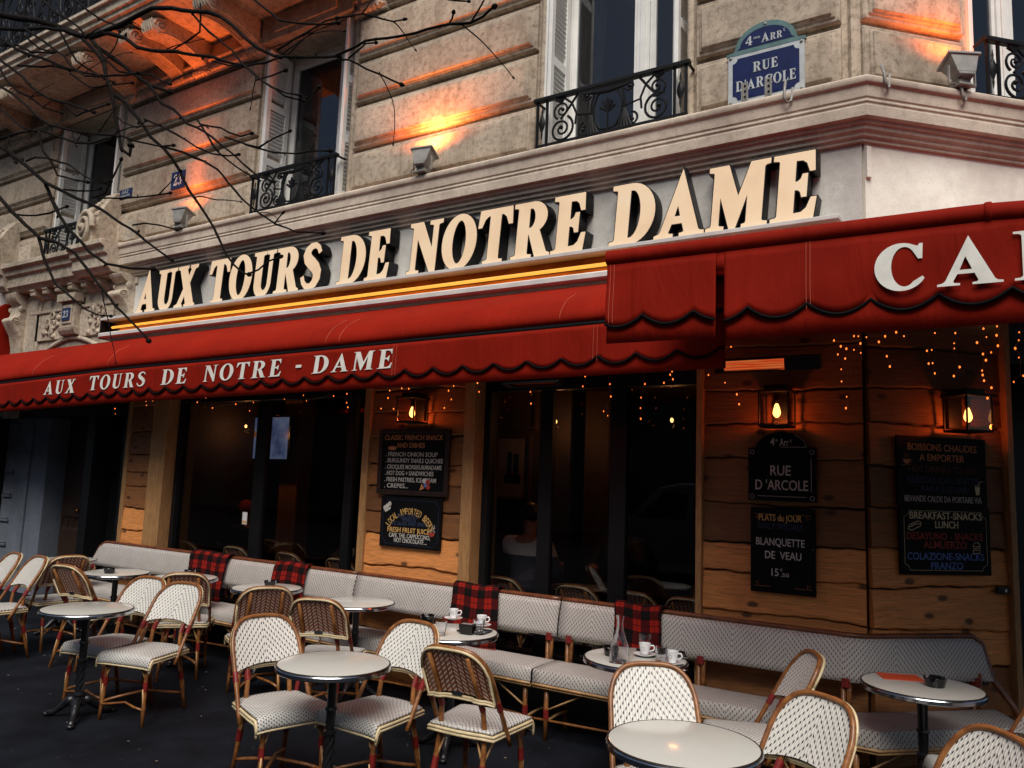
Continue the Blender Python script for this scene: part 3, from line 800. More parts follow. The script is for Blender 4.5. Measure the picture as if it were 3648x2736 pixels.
G['E'] = (.64, [[(0, 1), (.58, 1), (.60, .74), (.565, .74), (.52, .86), (.44, .92), (.30, .93), (.30, .55), (.38, .555), (.44, .60), (.46, .66), (.49, .66), (.49, .36), (.46, .36), (.44, .43), (.38, .475), (.30, .48), (.30, .07), (.46, .08), (.55, .15), (.605, .29), (.64, .29), (.61, 0), (0, 0), (0, .03), (.07, .04), (.10, .08), (.10, .92), (.07, .96), (0, .97)]])
G['F'] = (.60, [[(0, 1), (.58, 1), (.60, .74), (.565, .74), (.52, .86), (.44, .92), (.30, .93), (.30, .55), (.38, .555), (.44, .60), (.46, .66), (.49, .66), (.49, .36), (.46, .36), (.44, .43), (.38, .475), (.30, .48), (.30, .08), (.34, .04), (.42, .03), (.42, 0), (0, 0), (0, .03), (.07, .04), (.10, .08), (.10, .92), (.07, .96), (0, .97)]])
G['L'] = (.60, [[(0, 1), (.40, 1), (.40, .97), (.33, .96), (.30, .92), (.30, .07), (.42, .08), (.51, .15), (.565, .29), (.60, .29), (.57, 0), (0, 0), (0, .03), (.07, .04), (.10, .08), (.10, .92), (.07, .96), (0, .97)]])
G['D'] = (.80, [[(0, 1), (.34, 1)]+arc(.34, .5, .45, .5, 88, -88, 18)+[(.34, 0), (0, 0), (0, .03), (.07, .04), (.10, .08), (.10, .92), (.07, .96), (0, .97)], [(.30, .93), (.36, .93)]+arc(.36, .5, .21, .43, 86, -86, 16)+[(.36, .07), (.30, .07)]])
G['R'] = (.80, [[(0, 1), (.40, 1)]+arc(.40, .735, .29, .265, 86, -62, 12)+[(.73, .06), (.80, .03), (.80, 0), (.54, 0), (.36, .45), (.30, .45), (.30, .08), (.33, .04), (.40, .03), (.40, 0), (0, 0), (0, .03), (.07, .04), (.10, .08), (.10, .92), (.07, .96), (0, .97)], [(.30, .93), (.36, .93)]+arc(.36, .725, .125, .205, 84, -84, 10)+[(.36, .52), (.30, .52)]])
G['A'] = (.82, [[(.40, 1.02), (.72, .08), (.76, .04), (.82, .03), (.82, 0), (.44, 0), (.44, .03), (.50, .04), (.52, .08), (.47, .24), (.24, .24), (.18, .08), (.20, .04), (.27, .03), (.27, 0), (-.02, 0), (-.02, .03), (.05, .05), (.09, .10)], [(.265, .31), (.445, .31), (.355, .62)]])
G['U'] = (.76, [[(0, 1), (.39, 1), (.39, .97), (.32, .96), (.29, .92), (.29, .30)]+arc(.43, .28, .14, .19, 180, 360, 10)[1:]+[(.57, .92), (.54, .96), (.47, .97), (.47, 1), (.74, 1), (.74, .97), (.67, .96), (.64, .92), (.64, .28)]+arc(.365, .28, .275, .30, 0, -180, 14)[1:]+[(.09, .92), (.06, .96), (0, .97)]])
G['X'] = (.78, [[(0, 1), (.37, 1), (.37, .97), (.32, .95), (.43, .68), (.56, .94), (.50, .97), (.50, 1), (.76, 1), (.76, .97), (.66, .94), (.485, .58), (.72, .06), (.78, .03), (.78, 0), (.40, 0), (.40, .03), (.46, .05), (.35, .34), (.20, .06), (.26, .03), (.26, 0), (-.02, 0), (-.02, .03), (.09, .06), (.30, .45), (.07, .95), (0, .97)]])
G['N'] = (.80, [[(0, 1), (.29, 1), (.62, .36), (.62, .92), (.59, .96), (.52, .97), (.52, 1), (.80, 1), (.80, .97), (.73, .96), (.70, .92), (.70, -.02), (.62, -.02), (.17, .80), (.17, .08), (.20, .04), (.27, .03), (.27, 0), (0, 0), (0, .03), (.06, .04), (.09, .08), (.09, .92), (.06, .96), (0, .97)]])
G['M'] = (.98, [[(0, 1), (.28, 1), (.49, .42), (.69, 1), (.96, 1), (.96, .97), (.90, .96), (.87, .92), (.87, .08), (.90, .04), (.96, .03), (.96, 0), (.60, 0), (.60, .03), (.65, .04), (.67, .08), (.67, .70), (.44, -.01), (.40, -.01), (.16, .70), (.16, .08), (.19, .04), (.25, .03), (.25, 0), (0, 0), (0, .03), (.06, .04), (.09, .08), (.09, .92), (.06, .96), (0, .97)]])
G['O'] = (.80, [arc(.40, .5, .40, .52, 0, 354, 36), arc(.40, .5, .195, .445, 0, 350, 30)])
_c = arc(.42, .5, .42, .52, 60, 316, 26); _ci = arc(.47, .5, .215, .445, 310, 52, 22)
G['C'] = (.78, [_c+[(.77, .22), (.745, .26)]+_ci+[(.69, .66), (.745, .66), (.755, .98), (.715, .98), (.685, .925)]])
_s = [(.56, .80), (.50, .90), (.40, .955), (.27, .945), (.17, .87), (.14, .77), (.19, .66), (.32, .56), (.45, .46), (.53, .35), (.53, .22), (.46, .10), (.33, .045), (.19, .07), (.10, .15), (.05, .26)]
_w = [.05, .06, .075, .10, .15, .19, .21, .22, .21, .20, .18, .14, .085, .07, .06, .05]
G['S'] = (.64, [stroke(_s, _w)])
G['-'] = (.40, [[(.03, .40), (.37, .40), (.37, .30), (.03, .30)]])
G["'"] = (.22, [[(.05, 1), (.18, 1), (.10, .70), (.06, .70)]])
G['4'] = (.66, [[(.36, 1), (.50, 1), (.50, .36), (.62, .36), (.62, .26), (.50, .26), (.50, .06), (.58, .03), (.58, 0), (.24, 0), (.24, .03), (.32, .06), (.32, .26), (.0, .26), (.0, .36)], [(.32, .36), (.08, .36), (.32, .76)]])
G['2'] = (.60, [stroke([(.08, .72), (.10, .86), (.22, .96), (.38, .94), (.46, .80), (.44, .64), (.34, .45), (.20, .28), (.08, .10)], [.17, .10, .07, .10, .17, .19, .14, .09, .08])+[], ])
G['2'][1].append([(.03, .13), (.10, .17), (.30, .15), (.44, .20), (.50, .30), (.55, .30), (.51, 0), (.03, 0)])
G['3'] = (.60, [stroke([(.08, .76), (.12, .90), (.25, .96), (.40, .92), (.46, .78), (.40, .62), (.26, .53), (.40, .46), (.48, .32), (.44, .12), (.28, .04), (.12, .08), (.06, .22)], [.15, .09, .07, .10, .17, .14, .05, .13, .19, .15, .07, .08, .15])])
G[' '] = (.42, [])
G['.'] = (.2, [arc(.08, .06, .07, .07, 0, 330, 11)])

def curve_mesh(loops, extrude, offset=0.0):
    cu = bpy.data.curves.new('outline', 'CURVE'); cu.dimensions = '2D'; cu.fill_mode = 'BOTH'; cu.extrude = extrude; cu.offset = offset
    for lp in loops:
        sp = cu.splines.new('POLY'); sp.points.add(len(lp)-1)
        for p, (x, y) in zip(sp.points, lp): p.co = (x, y, 0, 1)
        sp.use_cyclic_u = True
    return curve_to_mesh(cu)
def curve_to_mesh(cu):
    o = bpy.data.objects.new('outline', cu); col.objects.link(o)
    bpy.context.view_layer.update()
    dg = bpy.context.evaluated_depsgraph_get()
    me = bpy.data.meshes.new_from_object(o.evaluated_get(dg))
    bpy.data.objects.remove(o); bpy.data.curves.remove(cu)
    return me
def layout(text, gap=.07):
    x = 0; out = []
    for ch in text:
        wd, lp = G[ch]; out.append((ch, x, lp)); x += wd+gap
    return out, x-gap
def serif(text, x0, x1, y0, h, shear=0.0, gap=.07):
    """list of (char, loops) laid out between x0 and x1"""
    lay, wd = layout(text, gap); k_ = (x1-x0)/wd; res = []
    for ch, x, lp in lay:
        if not lp: continue
        res.append((ch, [[(x0+(x+px)*k_+shear*py*h, y0+py*h) for px, py in l] for l in lp]))
    return res
def serif_obj(text, x0, x1, y0, h, Mx, mat, parent, name='lettering', shear=0, th=.0015, gap=.07, off=0.0):
    ms = []
    for ch, lp in serif(text, x0, x1, y0, h, shear, gap):
        if ch in '2' and len(lp) == 2:
            ms += [curve_mesh([lp[0]], th, off), curve_mesh([[(x, y) for x, y in lp[1]]], th*1.15, off)]
        else: ms.append(curve_mesh(lp, th, off))
    return join_meshes(ms, Mx, name, mat, parent)
def join_meshes(ms, Mx, name, mat, parent):
    b = bmesh.new()
    for m in ms: b.from_mesh(m)
    me = bpy.data.meshes.new(name); b.to_mesh(me); b.free()
    for m in ms: bpy.data.meshes.remove(m)
    me.transform(Mx)
    return link(name, me, mat, parent, True)
def font_mesh(body, extrude=.0):
    cu = bpy.data.curves.new('txt', 'FONT'); cu.body = body; cu.size = 1; cu.extrude = extrude; cu.resolution_u = 3
    return curve_to_mesh(cu)
def bounds(me):
    xs = [v.co.x for v in me.vertices]; ys = [v.co.y for v in me.vertices]
    return min(xs), max(xs), min(ys), max(ys)
_h = font_mesh('H'); CAPH = bounds(_h)[3]; bpy.data.meshes.remove(_h)
def text(body, x0, x1, y0, h, Mx, mat, parent, name='lettering', th=.001, bold=0.0):
    cu = bpy.data.curves.new('txt', 'FONT'); cu.body = body; cu.size = 1; cu.extrude = .002; cu.resolution_u = 3; cu.offset = bold
    me = curve_to_mesh(cu)
    a, b, c, d = bounds(me); sx = (x1-x0)/(b-a); sy = h/CAPH
    for v in me.vertices: v.co.x = x0+(v.co.x-a)*sx; v.co.y = y0+v.co.y*sy; v.co.z = v.co.z/.002*th
    me.transform(Mx); me.update()
    return link(name, me, mat, parent, True)
def strokes(lines, r, Mx, mat, parent, name='drawing'):
    m = MB(Mx)
    for pts in lines: m.tube([(x, y, 0) for x, y in pts], r, 5)
    return m.build(name, mat, parent, True)

# ================================================================== MAIN SIGN
SG = thing('shop_sign', 'large illuminated cream block letters along the grey band above the red awning', 'shop sign', (-4.7, WY-.05, 3.44))
for wd, x0, x1 in (('AUX', -8.42, -7.30), ('TOURS', -7.14, -5.42), ('DE', -5.25, -4.58), ('NOTRE', -4.41, -2.63), ('DAME', -2.47, -.97)):
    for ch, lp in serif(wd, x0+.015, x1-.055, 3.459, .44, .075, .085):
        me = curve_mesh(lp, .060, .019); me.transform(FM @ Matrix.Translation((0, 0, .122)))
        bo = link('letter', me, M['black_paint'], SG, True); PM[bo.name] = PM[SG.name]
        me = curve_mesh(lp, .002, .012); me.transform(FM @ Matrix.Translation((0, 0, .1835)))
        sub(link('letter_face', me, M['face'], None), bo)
# light trough below the sign
TGH = thing('light_trough', 'long brass-lined trough with a glowing amber neon tube below the letters', 'light', (-5, WY, 3.3))
MB(FM).box(-9.0, -.86, 3.410, 3.440, .05, .245).build('top_rail', M['white_metal'], TGH, True, 0, .004)
mb = MB(FM); mb.prism_x([(.05, 3.255), (.20, 3.255), (.135, 3.29), (.125, 3.409), (.05, 3.409)], -8.98, -.90); mb.build('reflector', M['brass'], TGH, True, 0, .003)
mb = MB(FM); mb.prism_x([(.05, 3.185), (.235, 3.20), (.255, 3.215), (.255, 3.25), (.24, 3.262), (.24, 3.254), (.05, 3.254)], -9.0, -.86); mb.build('lower_rail', M['white_metal'], TGH, True, 0, .003)
MB(FM).tube([(-8.84, 3.325, .185), (-2.2, 3.325, .185)], .015, 8).build('neon_tube', M['neon'], TGH, True, 1)
MB(FM).box(-9.004, -8.985, 3.19, 3.45, .05, .24).build('end_plate', M['black_paint'], TGH, True)
for i in range(6):
    ld = bpy.data.lights.new('neon_light', 'AREA'); ld.shape = 'RECTANGLE'; ld.size = 1.05; ld.size_y = .02; ld.energy = .09; ld.color = (1, .36, .05)
    lo = bpy.data.objects.new('neon_light', ld); col.objects.link(lo); lo.parent = TGH; lo.matrix_parent_inverse = PM[TGH.name].inverted()
    lo.location = (-8.3+i*1.1, WY-.20, 3.325); lo.rotation_euler = (R(-90), 0, 0)

# ================================================================== AWNINGS
def dz(x): return -.0105*(-2.0-x)-(.016*(-8.0-x) if x < -8 else 0)
AW = thing('awning', 'long red canvas awning with white shop name and scalloped black piping below the neon', 'awning', (-6, 4.6, 2.8))
X0, X1 = -12.9, -1.42
pf = [(5.10, 3.175), (4.98, 3.125), (4.86, 3.07), (4.75, 3.02), (4.66, 2.965), (4.595, 2.90), (4.565, 2.845), (4.565, 2.805), (4.585, 2.785)]
mb = MB()
NX = 90
def awf(u, v):
    x = X0+(X1-X0)*u; t = v*(len(pf)-1); i = min(int(t), len(pf)-2); f = t-i
    y = pf[i][0]*(1-f)+pf[i+1][0]*f; z = pf[i][1]*(1-f)+pf[i+1][1]*f
    return (x, y, z+dz(x)*(.25+.75*min(1, v*1.6))+.004*sin(x*3.1)*sin(pi*v))
mb.grid(awf, NX, 16); mb.build('canopy', M['canvas_roll'], AW, True, 1, 0, .004)
mb = MB(FM); mb.prism_x([(.06, 3.165), (.10, 3.165), (.10, 3.125), (.06, 3.10)], -13.0, -8.4); mb.build('wall_flashing', M['canvas_roll'], AW, True, 0, .003)
mb = MB()
mb.tube([(X0+(X1-X0)*i/20, 4.60, 2.77+dz(X0+(X1-X0)*i/20)) for i in range(21)], .024, 8); mb.build('front_bar', M['black_paint'], AW, True, 1)
def wrk(x, s): return .006*sin(x*2.3+s)+.004*sin(x*6.1+s*2)
def scal(x, per, ph):
    t = ((x-ph)/per) % 1.0
    return 1-abs(sin(pi*t))**.8                      # 1 at the cusp, 0 at the lobe bottom
VY = 4.575
def valance(par, x0, x1, Yf, ztop, zwave, amp, zlow, per, ph, dzf, n, mat, wr=1.0, tail=0):
    m = MB()
    m.grid(lambda u, v: (x0+(x1-x0)*u, Yf(x0+(x1-x0)*u)+wr*wrk(x0+(x1-x0)*u, v*2)*v, (ztop*(1-v)+v*(zwave+amp*scal(x0+(x1-x0)*u, per, ph)))+dzf(x0+(x1-x0)*u)), n, 8)
    a = m.build('valance', mat, par, True, 1, 0, .003)
    m = MB()
    m.grid(lambda u, v: (x0+.004+(x1-x0-.008)*u, Yf(x0+(x1-x0)*u)+.013+wr*wrk(x0+(x1-x0)*u, v*2)*v, ztop*(1-v)+v*zlow-.01+dzf(x0+(x1-x0)*u)), n, 5)
    b = m.build('valance_lining', mat, par, True, 1, 0, .003)
    pts = []
    N = int((x1-x0)/per*16)
    for i in range(N+1):
        x = x0+(x1-x0)*i/N; pts.append((x, Yf(x)-.004+wr*wrk(x, 2), zwave+amp*scal(x, per, ph)+dzf(x)))
    m = MB(); m.tube(pts, .0072, 6); m.build('piping', M['piping'], par, True, 1)
    return a
valance(AW, X0, X1, lambda x: VY, 2.755, 2.487, .062, 2.428, .272, -3.08, dz, 260, M['canvas'], .35)
MV = frame(Vector((0, VY-.0085, 0)), Vector((1, 0, 0)), Vector((0, -1, 0)))
for wd, x0, x1 in (('AUX', -9.12, -8.48), ('TOURS', -8.23, -7.21), ('DE', -6.97, -6.56), ('NOTRE', -6.32, -5.26), ('-', -5.11, -5.01), ('DAME', -4.90, -4.01)):
    xm = (x0+x1)/2; zz = 2.565+dz(xm) if wd != '-' else 2.55+dz(xm)
    Ms = MV @ Matrix.Translation((xm, zz, 0)) @ Matrix(((1, 0, 0, 0), (.0105, 1, 0, 0), (0, 0, 1, 0), (0, 0, 0, 1)))
    serif_obj(wd, x0-xm, x1-xm-.02, 0, .150 if wd != '-' else .25, Ms, M['lettering'], AW, shear=.14, th=.001, gap=.17, off=-.0005)
# seams stitched across the fabric
mb = MB()
for xs in (-9.4, -9.36, -7.9, -7.86, -6.6, -6.56, -4.75, -4.70, -4.65, -4.60, -4.56, -2.55, -2.52):
    u = (xs-X0)/(X1-X0)
    if xs in (-9.4, -4.75, -4.6, -2.55, -7.9): mb.tube([tuple(Vector(awf(u, v/12))+Vector((0, -.004, .003))) for v in range(4, 13)], .0012, 4)
for xs in (-2.30, -2.27, -4.02, -3.99): mb.tube([(xs, VY-.003, 2.75+dz(xs)), (xs, VY-.005+wrk(xs, 1)*.2, 2.60+dz(xs)), (xs, VY-.006+wrk(xs, 2)*.35, 2.51+dz(xs))], .0010, 4)
mb.build('stitching', plain('stitching', (.55, .12, .07), .7), AW, True)
for x in (-12.0, -9.2, -6.4, -3.6):            # folding arms under the canvas
    MB().tube([(x, 5.25, 2.98), (x+.12, 4.95, 2.88), (x, 4.62, 2.77)], .018, 6).build('folding_arm', M['black_paint'], AW, True, 1)

# the nearer awning that says CAFE
A2 = thing('awning', 'nearer red canvas awning at the corner with big white letters on its deep flap', 'awning', (-.5, 3.6, 2.7))
def Y2(x): return 3.505+.055*(x+1.68)/1.7
xb = -.06
def roll2(k_):
    pts = []
    for i in range(40):
        x = -1.69+(4.6)*i/39
        pts.append((x, Y2(x), 2.838-(.055*min(.5, x-xb) if x > xb else 0)))
    return pts
mb = MB(); mb.tube(roll2(0), .040, 14)
mb.tube([(xb+.004*i, Y2(xb), 2.838) for i in range(0, 8)], [.041, .0435, .0445, .0445, .0445, .0445, .0435, .041], 14)
mb.build('front_roll', M['canvas'], A2, True, 40)
MB().tube([(-1.675, Y2(-1.68), 2.795), (2.8, Y2(2.8), 2.71)], .012, 6).build('front_bar', M['black_paint'], A2, True, 1)
mb = MB()
mb.grid(lambda u, v: (-1.68+4.5*u, Y2(-1.68+4.5*u)+.01+(5.16+.0*u-Y2(-1.68+4.5*u))*v if -1.68+4.5*u < -.77 else Y2(-1.68+4.5*u)+.01+(5.16+(-1.68+4.5*u+.77)*.9-Y2(-1.68+4.5*u))*v, 2.86+.24*v-.02*sin(pi*v)), 30, 8)
mb.build('canopy', M['canvas'], A2, True, 1, 0, .004)
z0_ = lambda x: 0.0
valance(A2, -1.685, -1.135, lambda x: Y2(x)-.018, 2.80, 2.478, .055, 2.41, .252, -1.49, z0_, 60, M['canvas'], 2.0)
valance(A2, -1.095, 2.85, lambda x: Y2(x)-.018, 2.80, 2.468, .058, 2.395, 252e-3, -.985, z0_, 300, M['canvas'], 2.0)
# the two flaps meet above the slit
m = MB(); m.grid(lambda u, v: (-1.137+.044*u, Y2(-1.1)-.016, 2.80-.09*v), 4, 2); m.build('slit_top', M['canvas'], A2, True, 1, 0, .003)
ang2 = math.atan2(.055, 1.7)
M2 = frame(Vector((-.46, Y2(-.46)-.026, 0)), Vector((cos(ang2), sin(ang2), 0)), Vector((sin(ang2), -cos(ang2), 0)))
for ch, a, b in (('C', 0, .185), ('A', .235, .455), ('F', .495, .66), ('E', .72, .89)):
    serif_obj(ch, a, b, 2.548, .192, M2, M['lettering'], A2, th=.001, off=.0015)
mb = MB()
for xs in (-1.665, -1.645, -.735, -.718): mb.tube([(xs, Y2(xs)-.0215+2*wrk(xs, v*2)*v-.001, 2.80-.30*v) for v in [i/8 for i in range(9)]], .0010, 4)
mb.build('stitching', bpy.data.materials['stitching'], A2, True)
# neighbour's awning at the left edge
A3 = thing('awning', 'red awning edge of the neighbouring shop beside the carved portal on the left', 'awning', (-12.2, 5.0, 3.5))
mb = MB(FM); mb.prism_x([(.05, 3.85), (.18, 3.85), (.32, 3.76), (.34, 3.0), (.05, 2.95)], -14.5, -11.45); mb.build('canopy', M['canvas'], A3, True, 0, .02)
mb = MB(FM); mb.prism_x([(.05, 3.84), (.05, 4.05), (.12, 4.05), (.24, 4.0), (.32, 3.90), (.34, 3.78), (.30, 3.76), (.18, 3.852)], -14.5, -11.46); mb.build('hood', M['white_metal'], A3, True, 30, .004)

# ================================================================== IRON BALCONY RAILS
def spiral(mb, cx, cy, r0, turns, a0, sd_, rad, z=0.0, shrink=.86):
    pts = []; rr = []
    n = int(22*turns)
    for i in range(n+1):
        t = i/n; a = a0+sd_*2*pi*turns*t; r_ = r0*(1-shrink*t)
        pts.append((cx+r_*cos(a), cy+r_*sin(a), z)); rr.append(rad*(1-.25*t))
    mb.tube(pts, rr, 6); mb.sphere((cx+(1-shrink)*r0*cos(a0+sd_*2*pi*turns), cy+(1-shrink)*r0*sin(a0+sd_*2*pi*turns), z), rad*1.7, 8, 5)
def railing(label, Mf, x0, x1, y0, y1, depth, seed=1):
    t = thing('balcony_railing', label, 'railing', tuple((Mf @ Vector(((x0+x1)/2, y0, depth)))), 0, 'iron window railings')
    mb = MB(Mf @ Matrix.Translation((0, 0, depth))); h = y1-y0
    mb.box(x0-.02, x1+.02, y1-.024, y1+.010, -.024, .024)
    mb.tube([(x0, y1-.01, 0), (x0, y1-.01, -.13)], .012, 6); mb.tube([(x1, y1-.01, 0), (x1, y1-.01, -.13)], .012, 6)
    mb.build('top_rail', M['iron'], t, True, 0, .005)
    mb = MB(Mf @ Matrix.Translation((0, 0, depth)))
    mb.box(x0, x1, y0+.012, y0+.028, -.008, .008)
    for x in (x0+.012, x0+.10, x1-.012, x1-.10): mb.box(x-.009, x+.009, y0-.02, y1-.024, -.009, .009)
    mb.build('bars', M['iron'], t, True)
    mb = MB(Mf @ Matrix.Translation((0, 0, depth)))
    xm = (x0+x1)/2; rad = .0095
    for sd_ in (-1, 1):
        e = x0 if sd_ < 0 else x1
        cx = e-sd_*.235
        spiral(mb, cx, y0+h*.30, h*.27, 1.9, R(60), sd_, rad*1.15)
        spiral(mb, cx+sd_*.0, y0+h*.68, h*.18, 1.6, R(-120), sd_, rad)
        mb.tube([(cx-sd_*h*.30, y0+h*.34, 0), (cx-sd_*h*.32, y0+h*.55, 0), (cx-sd_*h*.22, y0+h*.78, 0), (cx-sd_*h*.05, y0+h*.92, 0)], rad, 6)
        mb.tube([(cx+sd_*h*.02, y0+h*.50, 0), (cx-sd_*h*.16, y0+h*.70, 0), (cx-sd_*h*.34, y0+h*.93, 0)], rad*1.1, 6)
        for q in range(4):
            a = R(35+q*26); mb.tube([(cx, y0+h*.84, 0), (cx+sd_*.02*cos(a)+sd_*.045*cos(a), y0+h*.84+.055*sin(a), .004)], [.008, .016, ][:2], 6)
        # slender balusters beside the posts
        bx = e-sd_*.055
        mb.lathe([(.004, -.15), (.014, -.10), (.008, -.08), (.026, -.03), (.03, 0), (.026, .03), (.008, .08), (.014, .10), (.003, .15)], (0, 0, 0), 8) if False else None
        mb.rings([[(bx+r_*cos(2*pi*k/8), y0+h*.5+yy*h*1.5, r_*sin(2*pi*k/8)*.6) for k in range(8)] for r_, yy in ((.003, -.22), (.010, -.15), (.007, -.12), (.024, -.05), (.030, 0), (.024, .05), (.007, .12), (.010, .15), (.003, .22))])
        # lyre towards the middle
        sx = xm+sd_*h*.34
        mb.tube([(xm+sd_*h*.02, y0+h*.10, 0), (xm+sd_*h*.16, y0+h*.12, 0), (xm+sd_*h*.27, y0+h*.30, 0), (xm+sd_*h*.30, y0+h*.55, 0), (xm+sd_*h*.22, y0+h*.78, 0), (xm+sd_*h*.08, y0+h*.90, 0)], rad*1.1, 6)
        spiral(mb, sx+sd_*h*.14, y0+h*.18, h*.14, 1.3, R(90), -sd_, rad)
        spiral(mb, sx+sd_*h*.10, y0+h*.84, h*.10, 1.2, R(200 if sd_ > 0 else -20), sd_, rad)
        for q in range(5): mb.tube([(sx, y0+h*.44, 0), (sx+sd_*h*(-.14+.07*q), y0+h*.06, 0)], [.006, .012], 5)
        mb.tube([(sx-sd_*h*.05, y0+h*.46, 0), (sx+sd_*h*.30, y0+h*.52, 0)], .008, 6)
        mb.tube([(sx, y0+h*.44, 0), (sx, y0+h*.62, 0), (sx-sd_*h*.06, y0+h*.84, 0)], rad, 6)
    for q in range(5):
        a = R(30+q*30); mb.tube([(xm, y0+h*.42, 0), (xm+.07*cos(a), y0+h*.42+.10*sin(a), 0)], [.007, .014], 6)
    mb.tube([(xm, y0+h*.05, 0), (xm, y0+h*.7, 0)], rad, 6); mb.tube([(xm-h*.4, y1-.05, 0), (xm, y1-.065, 0), (xm+h*.4, y1-.05, 0)], [.012, .022, .012], 6)
    mb.build('scrollwork', M['iron'], t, True, 50)
    return t
railing('black iron scroll railing of the tall window left of the blue street plaque', FM, -3.18, -1.90, 4.385, 4.80, .10)
railing('black iron scroll railing of the middle window, left of the brightly lit floodlight', FM, -6.66, -5.44, 4.385, 4.80, .10)
railing('black iron scroll railing between the two carved stone volutes above the portal', FM, -10.78, -9.42, 4.40, 4.80, .10)
railing('black iron scroll railing on the blunt corner at the right edge of the photo', FC, .93, 2.2, 4.39, 4.82, .08)
# long rail of the balcony above
t = thing('balcony_railing', 'long ornate iron balustrade on the upper balcony in the top left corner', 'railing', (-10, 4.45, 6.9))
Mb = FM @ Matrix.Translation((0, 0, .82))
mb = MB(Mb); mb.box(-15.5, -5.1, 6.93, 6.955, -.012, .012); mb.box(-15.5, -5.1, 7.80, 7.84, -.025, .025)
x = -15.4
while x < -5.1: mb.box(x-.011, x+.011, 6.90, 7.80, -.011, .011); x += .62
mb.build('bars', M['iron'], t, True)
mb = MB(Mb); x = -15.4
while x < -5.7:
    for sd_ in (-1, 1):
        xm = x+.31
        spiral(mb, xm+sd_*.15, 7.14, .14, 1.7, R(90), sd_, .011); spiral(mb, xm+sd_*.14, 7.48, .12, 1.5, R(-90), sd_, .010)
        mb.tube([(xm+sd_*.02, 6.95, 0), (xm+sd_*.05, 7.3, 0), (xm+sd_*.16, 7.62, 0), (xm+sd_*.05, 7.78, 0)], .010, 6)
    x += .62
mb.build('scrollwork', M['iron'], t, True, 50)

# ================================================================== PLAQUES
P = thing('street_plaque', 'blue enamel street plaque with green arched top and white border on the corner stone', 'street sign', (-1.35, WY, 4.4))
x0, x1, y0, y1 = -1.615, -1.095, 4.40, 4.775
def rect(a, b, c, d): return [(a, c), (b, c), (b, d), (a, d)]
def notch(a, b, c, d, r_):
    p = []
    for cx, cy, s0 in ((a, c, 90), (b, c, 180), (b, d, 270), (a, d, 0)):
        pass
    p += [(cx, cy) for cx, cy in arc(a, c, r_, r_, 90, 0, 5)]
    p += arc(b, c, r_, r_, 180, 90, 5); p += arc(b, d, r_, r_, 270, 180, 5); p += arc(a, d, r_, r_, 360, 270, 5)
    return p
PLN = FM @ Matrix.Translation((0, 0, .045))
m = curve_mesh([rect(x0, x1, y0, y1)], .012); m.transform(PLN); link('enamel_plate', m, M['enamel_white'], P, True, 0, .003)
m = curve_mesh([notch(x0+.032, x1-.032, y0+.032, y1-.032, .035)], .002); m.transform(PLN @ Matrix.Translation((0, 0, .0125))); link('field', m, M['enamel_blue'], P, True)
xm = (x0+x1)/2
top = [(x0-.012, y1-.005), (x1+.012, y1-.005), (x1+.012, y1+.018), (x1-.035, y1+.022)]+arc(xm, y1+.015, .215, .185, 5, 175, 20)+[(x0+.035, y1+.022), (x0-.012, y1+.018)]
m = curve_mesh([top], .014); m.transform(PLN); link('arched_top', m, M['enamel_green'], P, True, 0, .003)
m = curve_mesh([[(xm-.195, y1+.030), (xm+.195, y1+.030)]+arc(xm, y1+.030, .178, .130, 6, 174, 18)], .002); m.transform(PLN @ Matrix.Translation((0, 0, .0145))); link('arched_field', m, M['enamel_blue'], P, True)
TX = PLN @ Matrix.Translation((0, 0, .0165))
serif_obj('RUE', xm-.085, xm+.085, 4.615, .072, TX, M['enamel_white'], P)
serif_obj("D'ARCOLE", xm-.205, xm+.205, 4.495, .076, TX, M['enamel_white'], P)
TX2 = PLN @ Matrix.Translation((0, 0, .0185))
serif_obj('4', xm-.135, xm-.085, y1+.045, .068, TX2, M['enamel_white'], P)
text('me', xm-.078, xm-.035, y1+.082, .024, TX2, M['enamel_white'], P)
serif_obj('A', xm-.025, xm+.03, y1+.045, .068, TX2, M['enamel_white'], P)
serif_obj('RR', xm+.035, xm+.118, y1+.045, .052, TX2, M['enamel_white'], P); text('t', xm+.124, xm+.136, y1+.085, .028, TX2, M['enamel_white'], P)
mb = MB(PLN)
for px_, py_ in ((x0+.018, y0+.02), (x1-.018, y0+.02), (x0+.018, y1-.018), (x1-.018, y1-.018), (xm, y1+.18)): mb.sphere((px_, py_, .014), .012, 8, 5, (1, 1, .5))
mb.build('bolt', M['grey_metal'], P, True, 1)
def small_plaque(label, x0, x1, y0, y1, o, txts, mname='house_number_plaque'):
    t = thing(mname, label, 'plaque', ((x0+x1)/2, WY-o, y0))
    Mx = FM @ Matrix.Translation((0, 0, o))
    m = curve_mesh([rect(x0, x1, y0, y1)], .006); m.transform(Mx); link('enamel_plate', m, M['enamel_blue'], t, True, 0, .002)
    for f in txts: f(t, Mx @ Matrix.Translation((0, 0, .0085)))
    return t
small_plaque('large blue enamel plaque with a white house number on the stone course', -8.165, -7.915, 4.925, 5.135, .045, [lambda t, Mx: serif_obj('23', -8.115, -7.965, 4.965, .135, Mx, M['enamel_white'], t, 'numeral')])
small_plaque('small blue enamel house number on the carved cartouche under the modillions', -10.01, -9.83, 3.50, 3.66, .168, [lambda t, Mx: serif_obj('23', -9.98, -9.86, 3.535, .09, Mx, M['enamel_white'], t, 'numeral')])
small_plaque('small blue gas plaque beside the left window', -9.22, -8.955, 4.985, 5.10, .045, [lambda t, Mx: text('GAZ', -9.16, -9.02, 5.042, .044, Mx, M['enamel_white'], t), lambda t, Mx: text('TOUS LES ETAGES', -9.19, -8.985, 5.004, .022, Mx, M['enamel_white'], t)], 'gas_plaque')

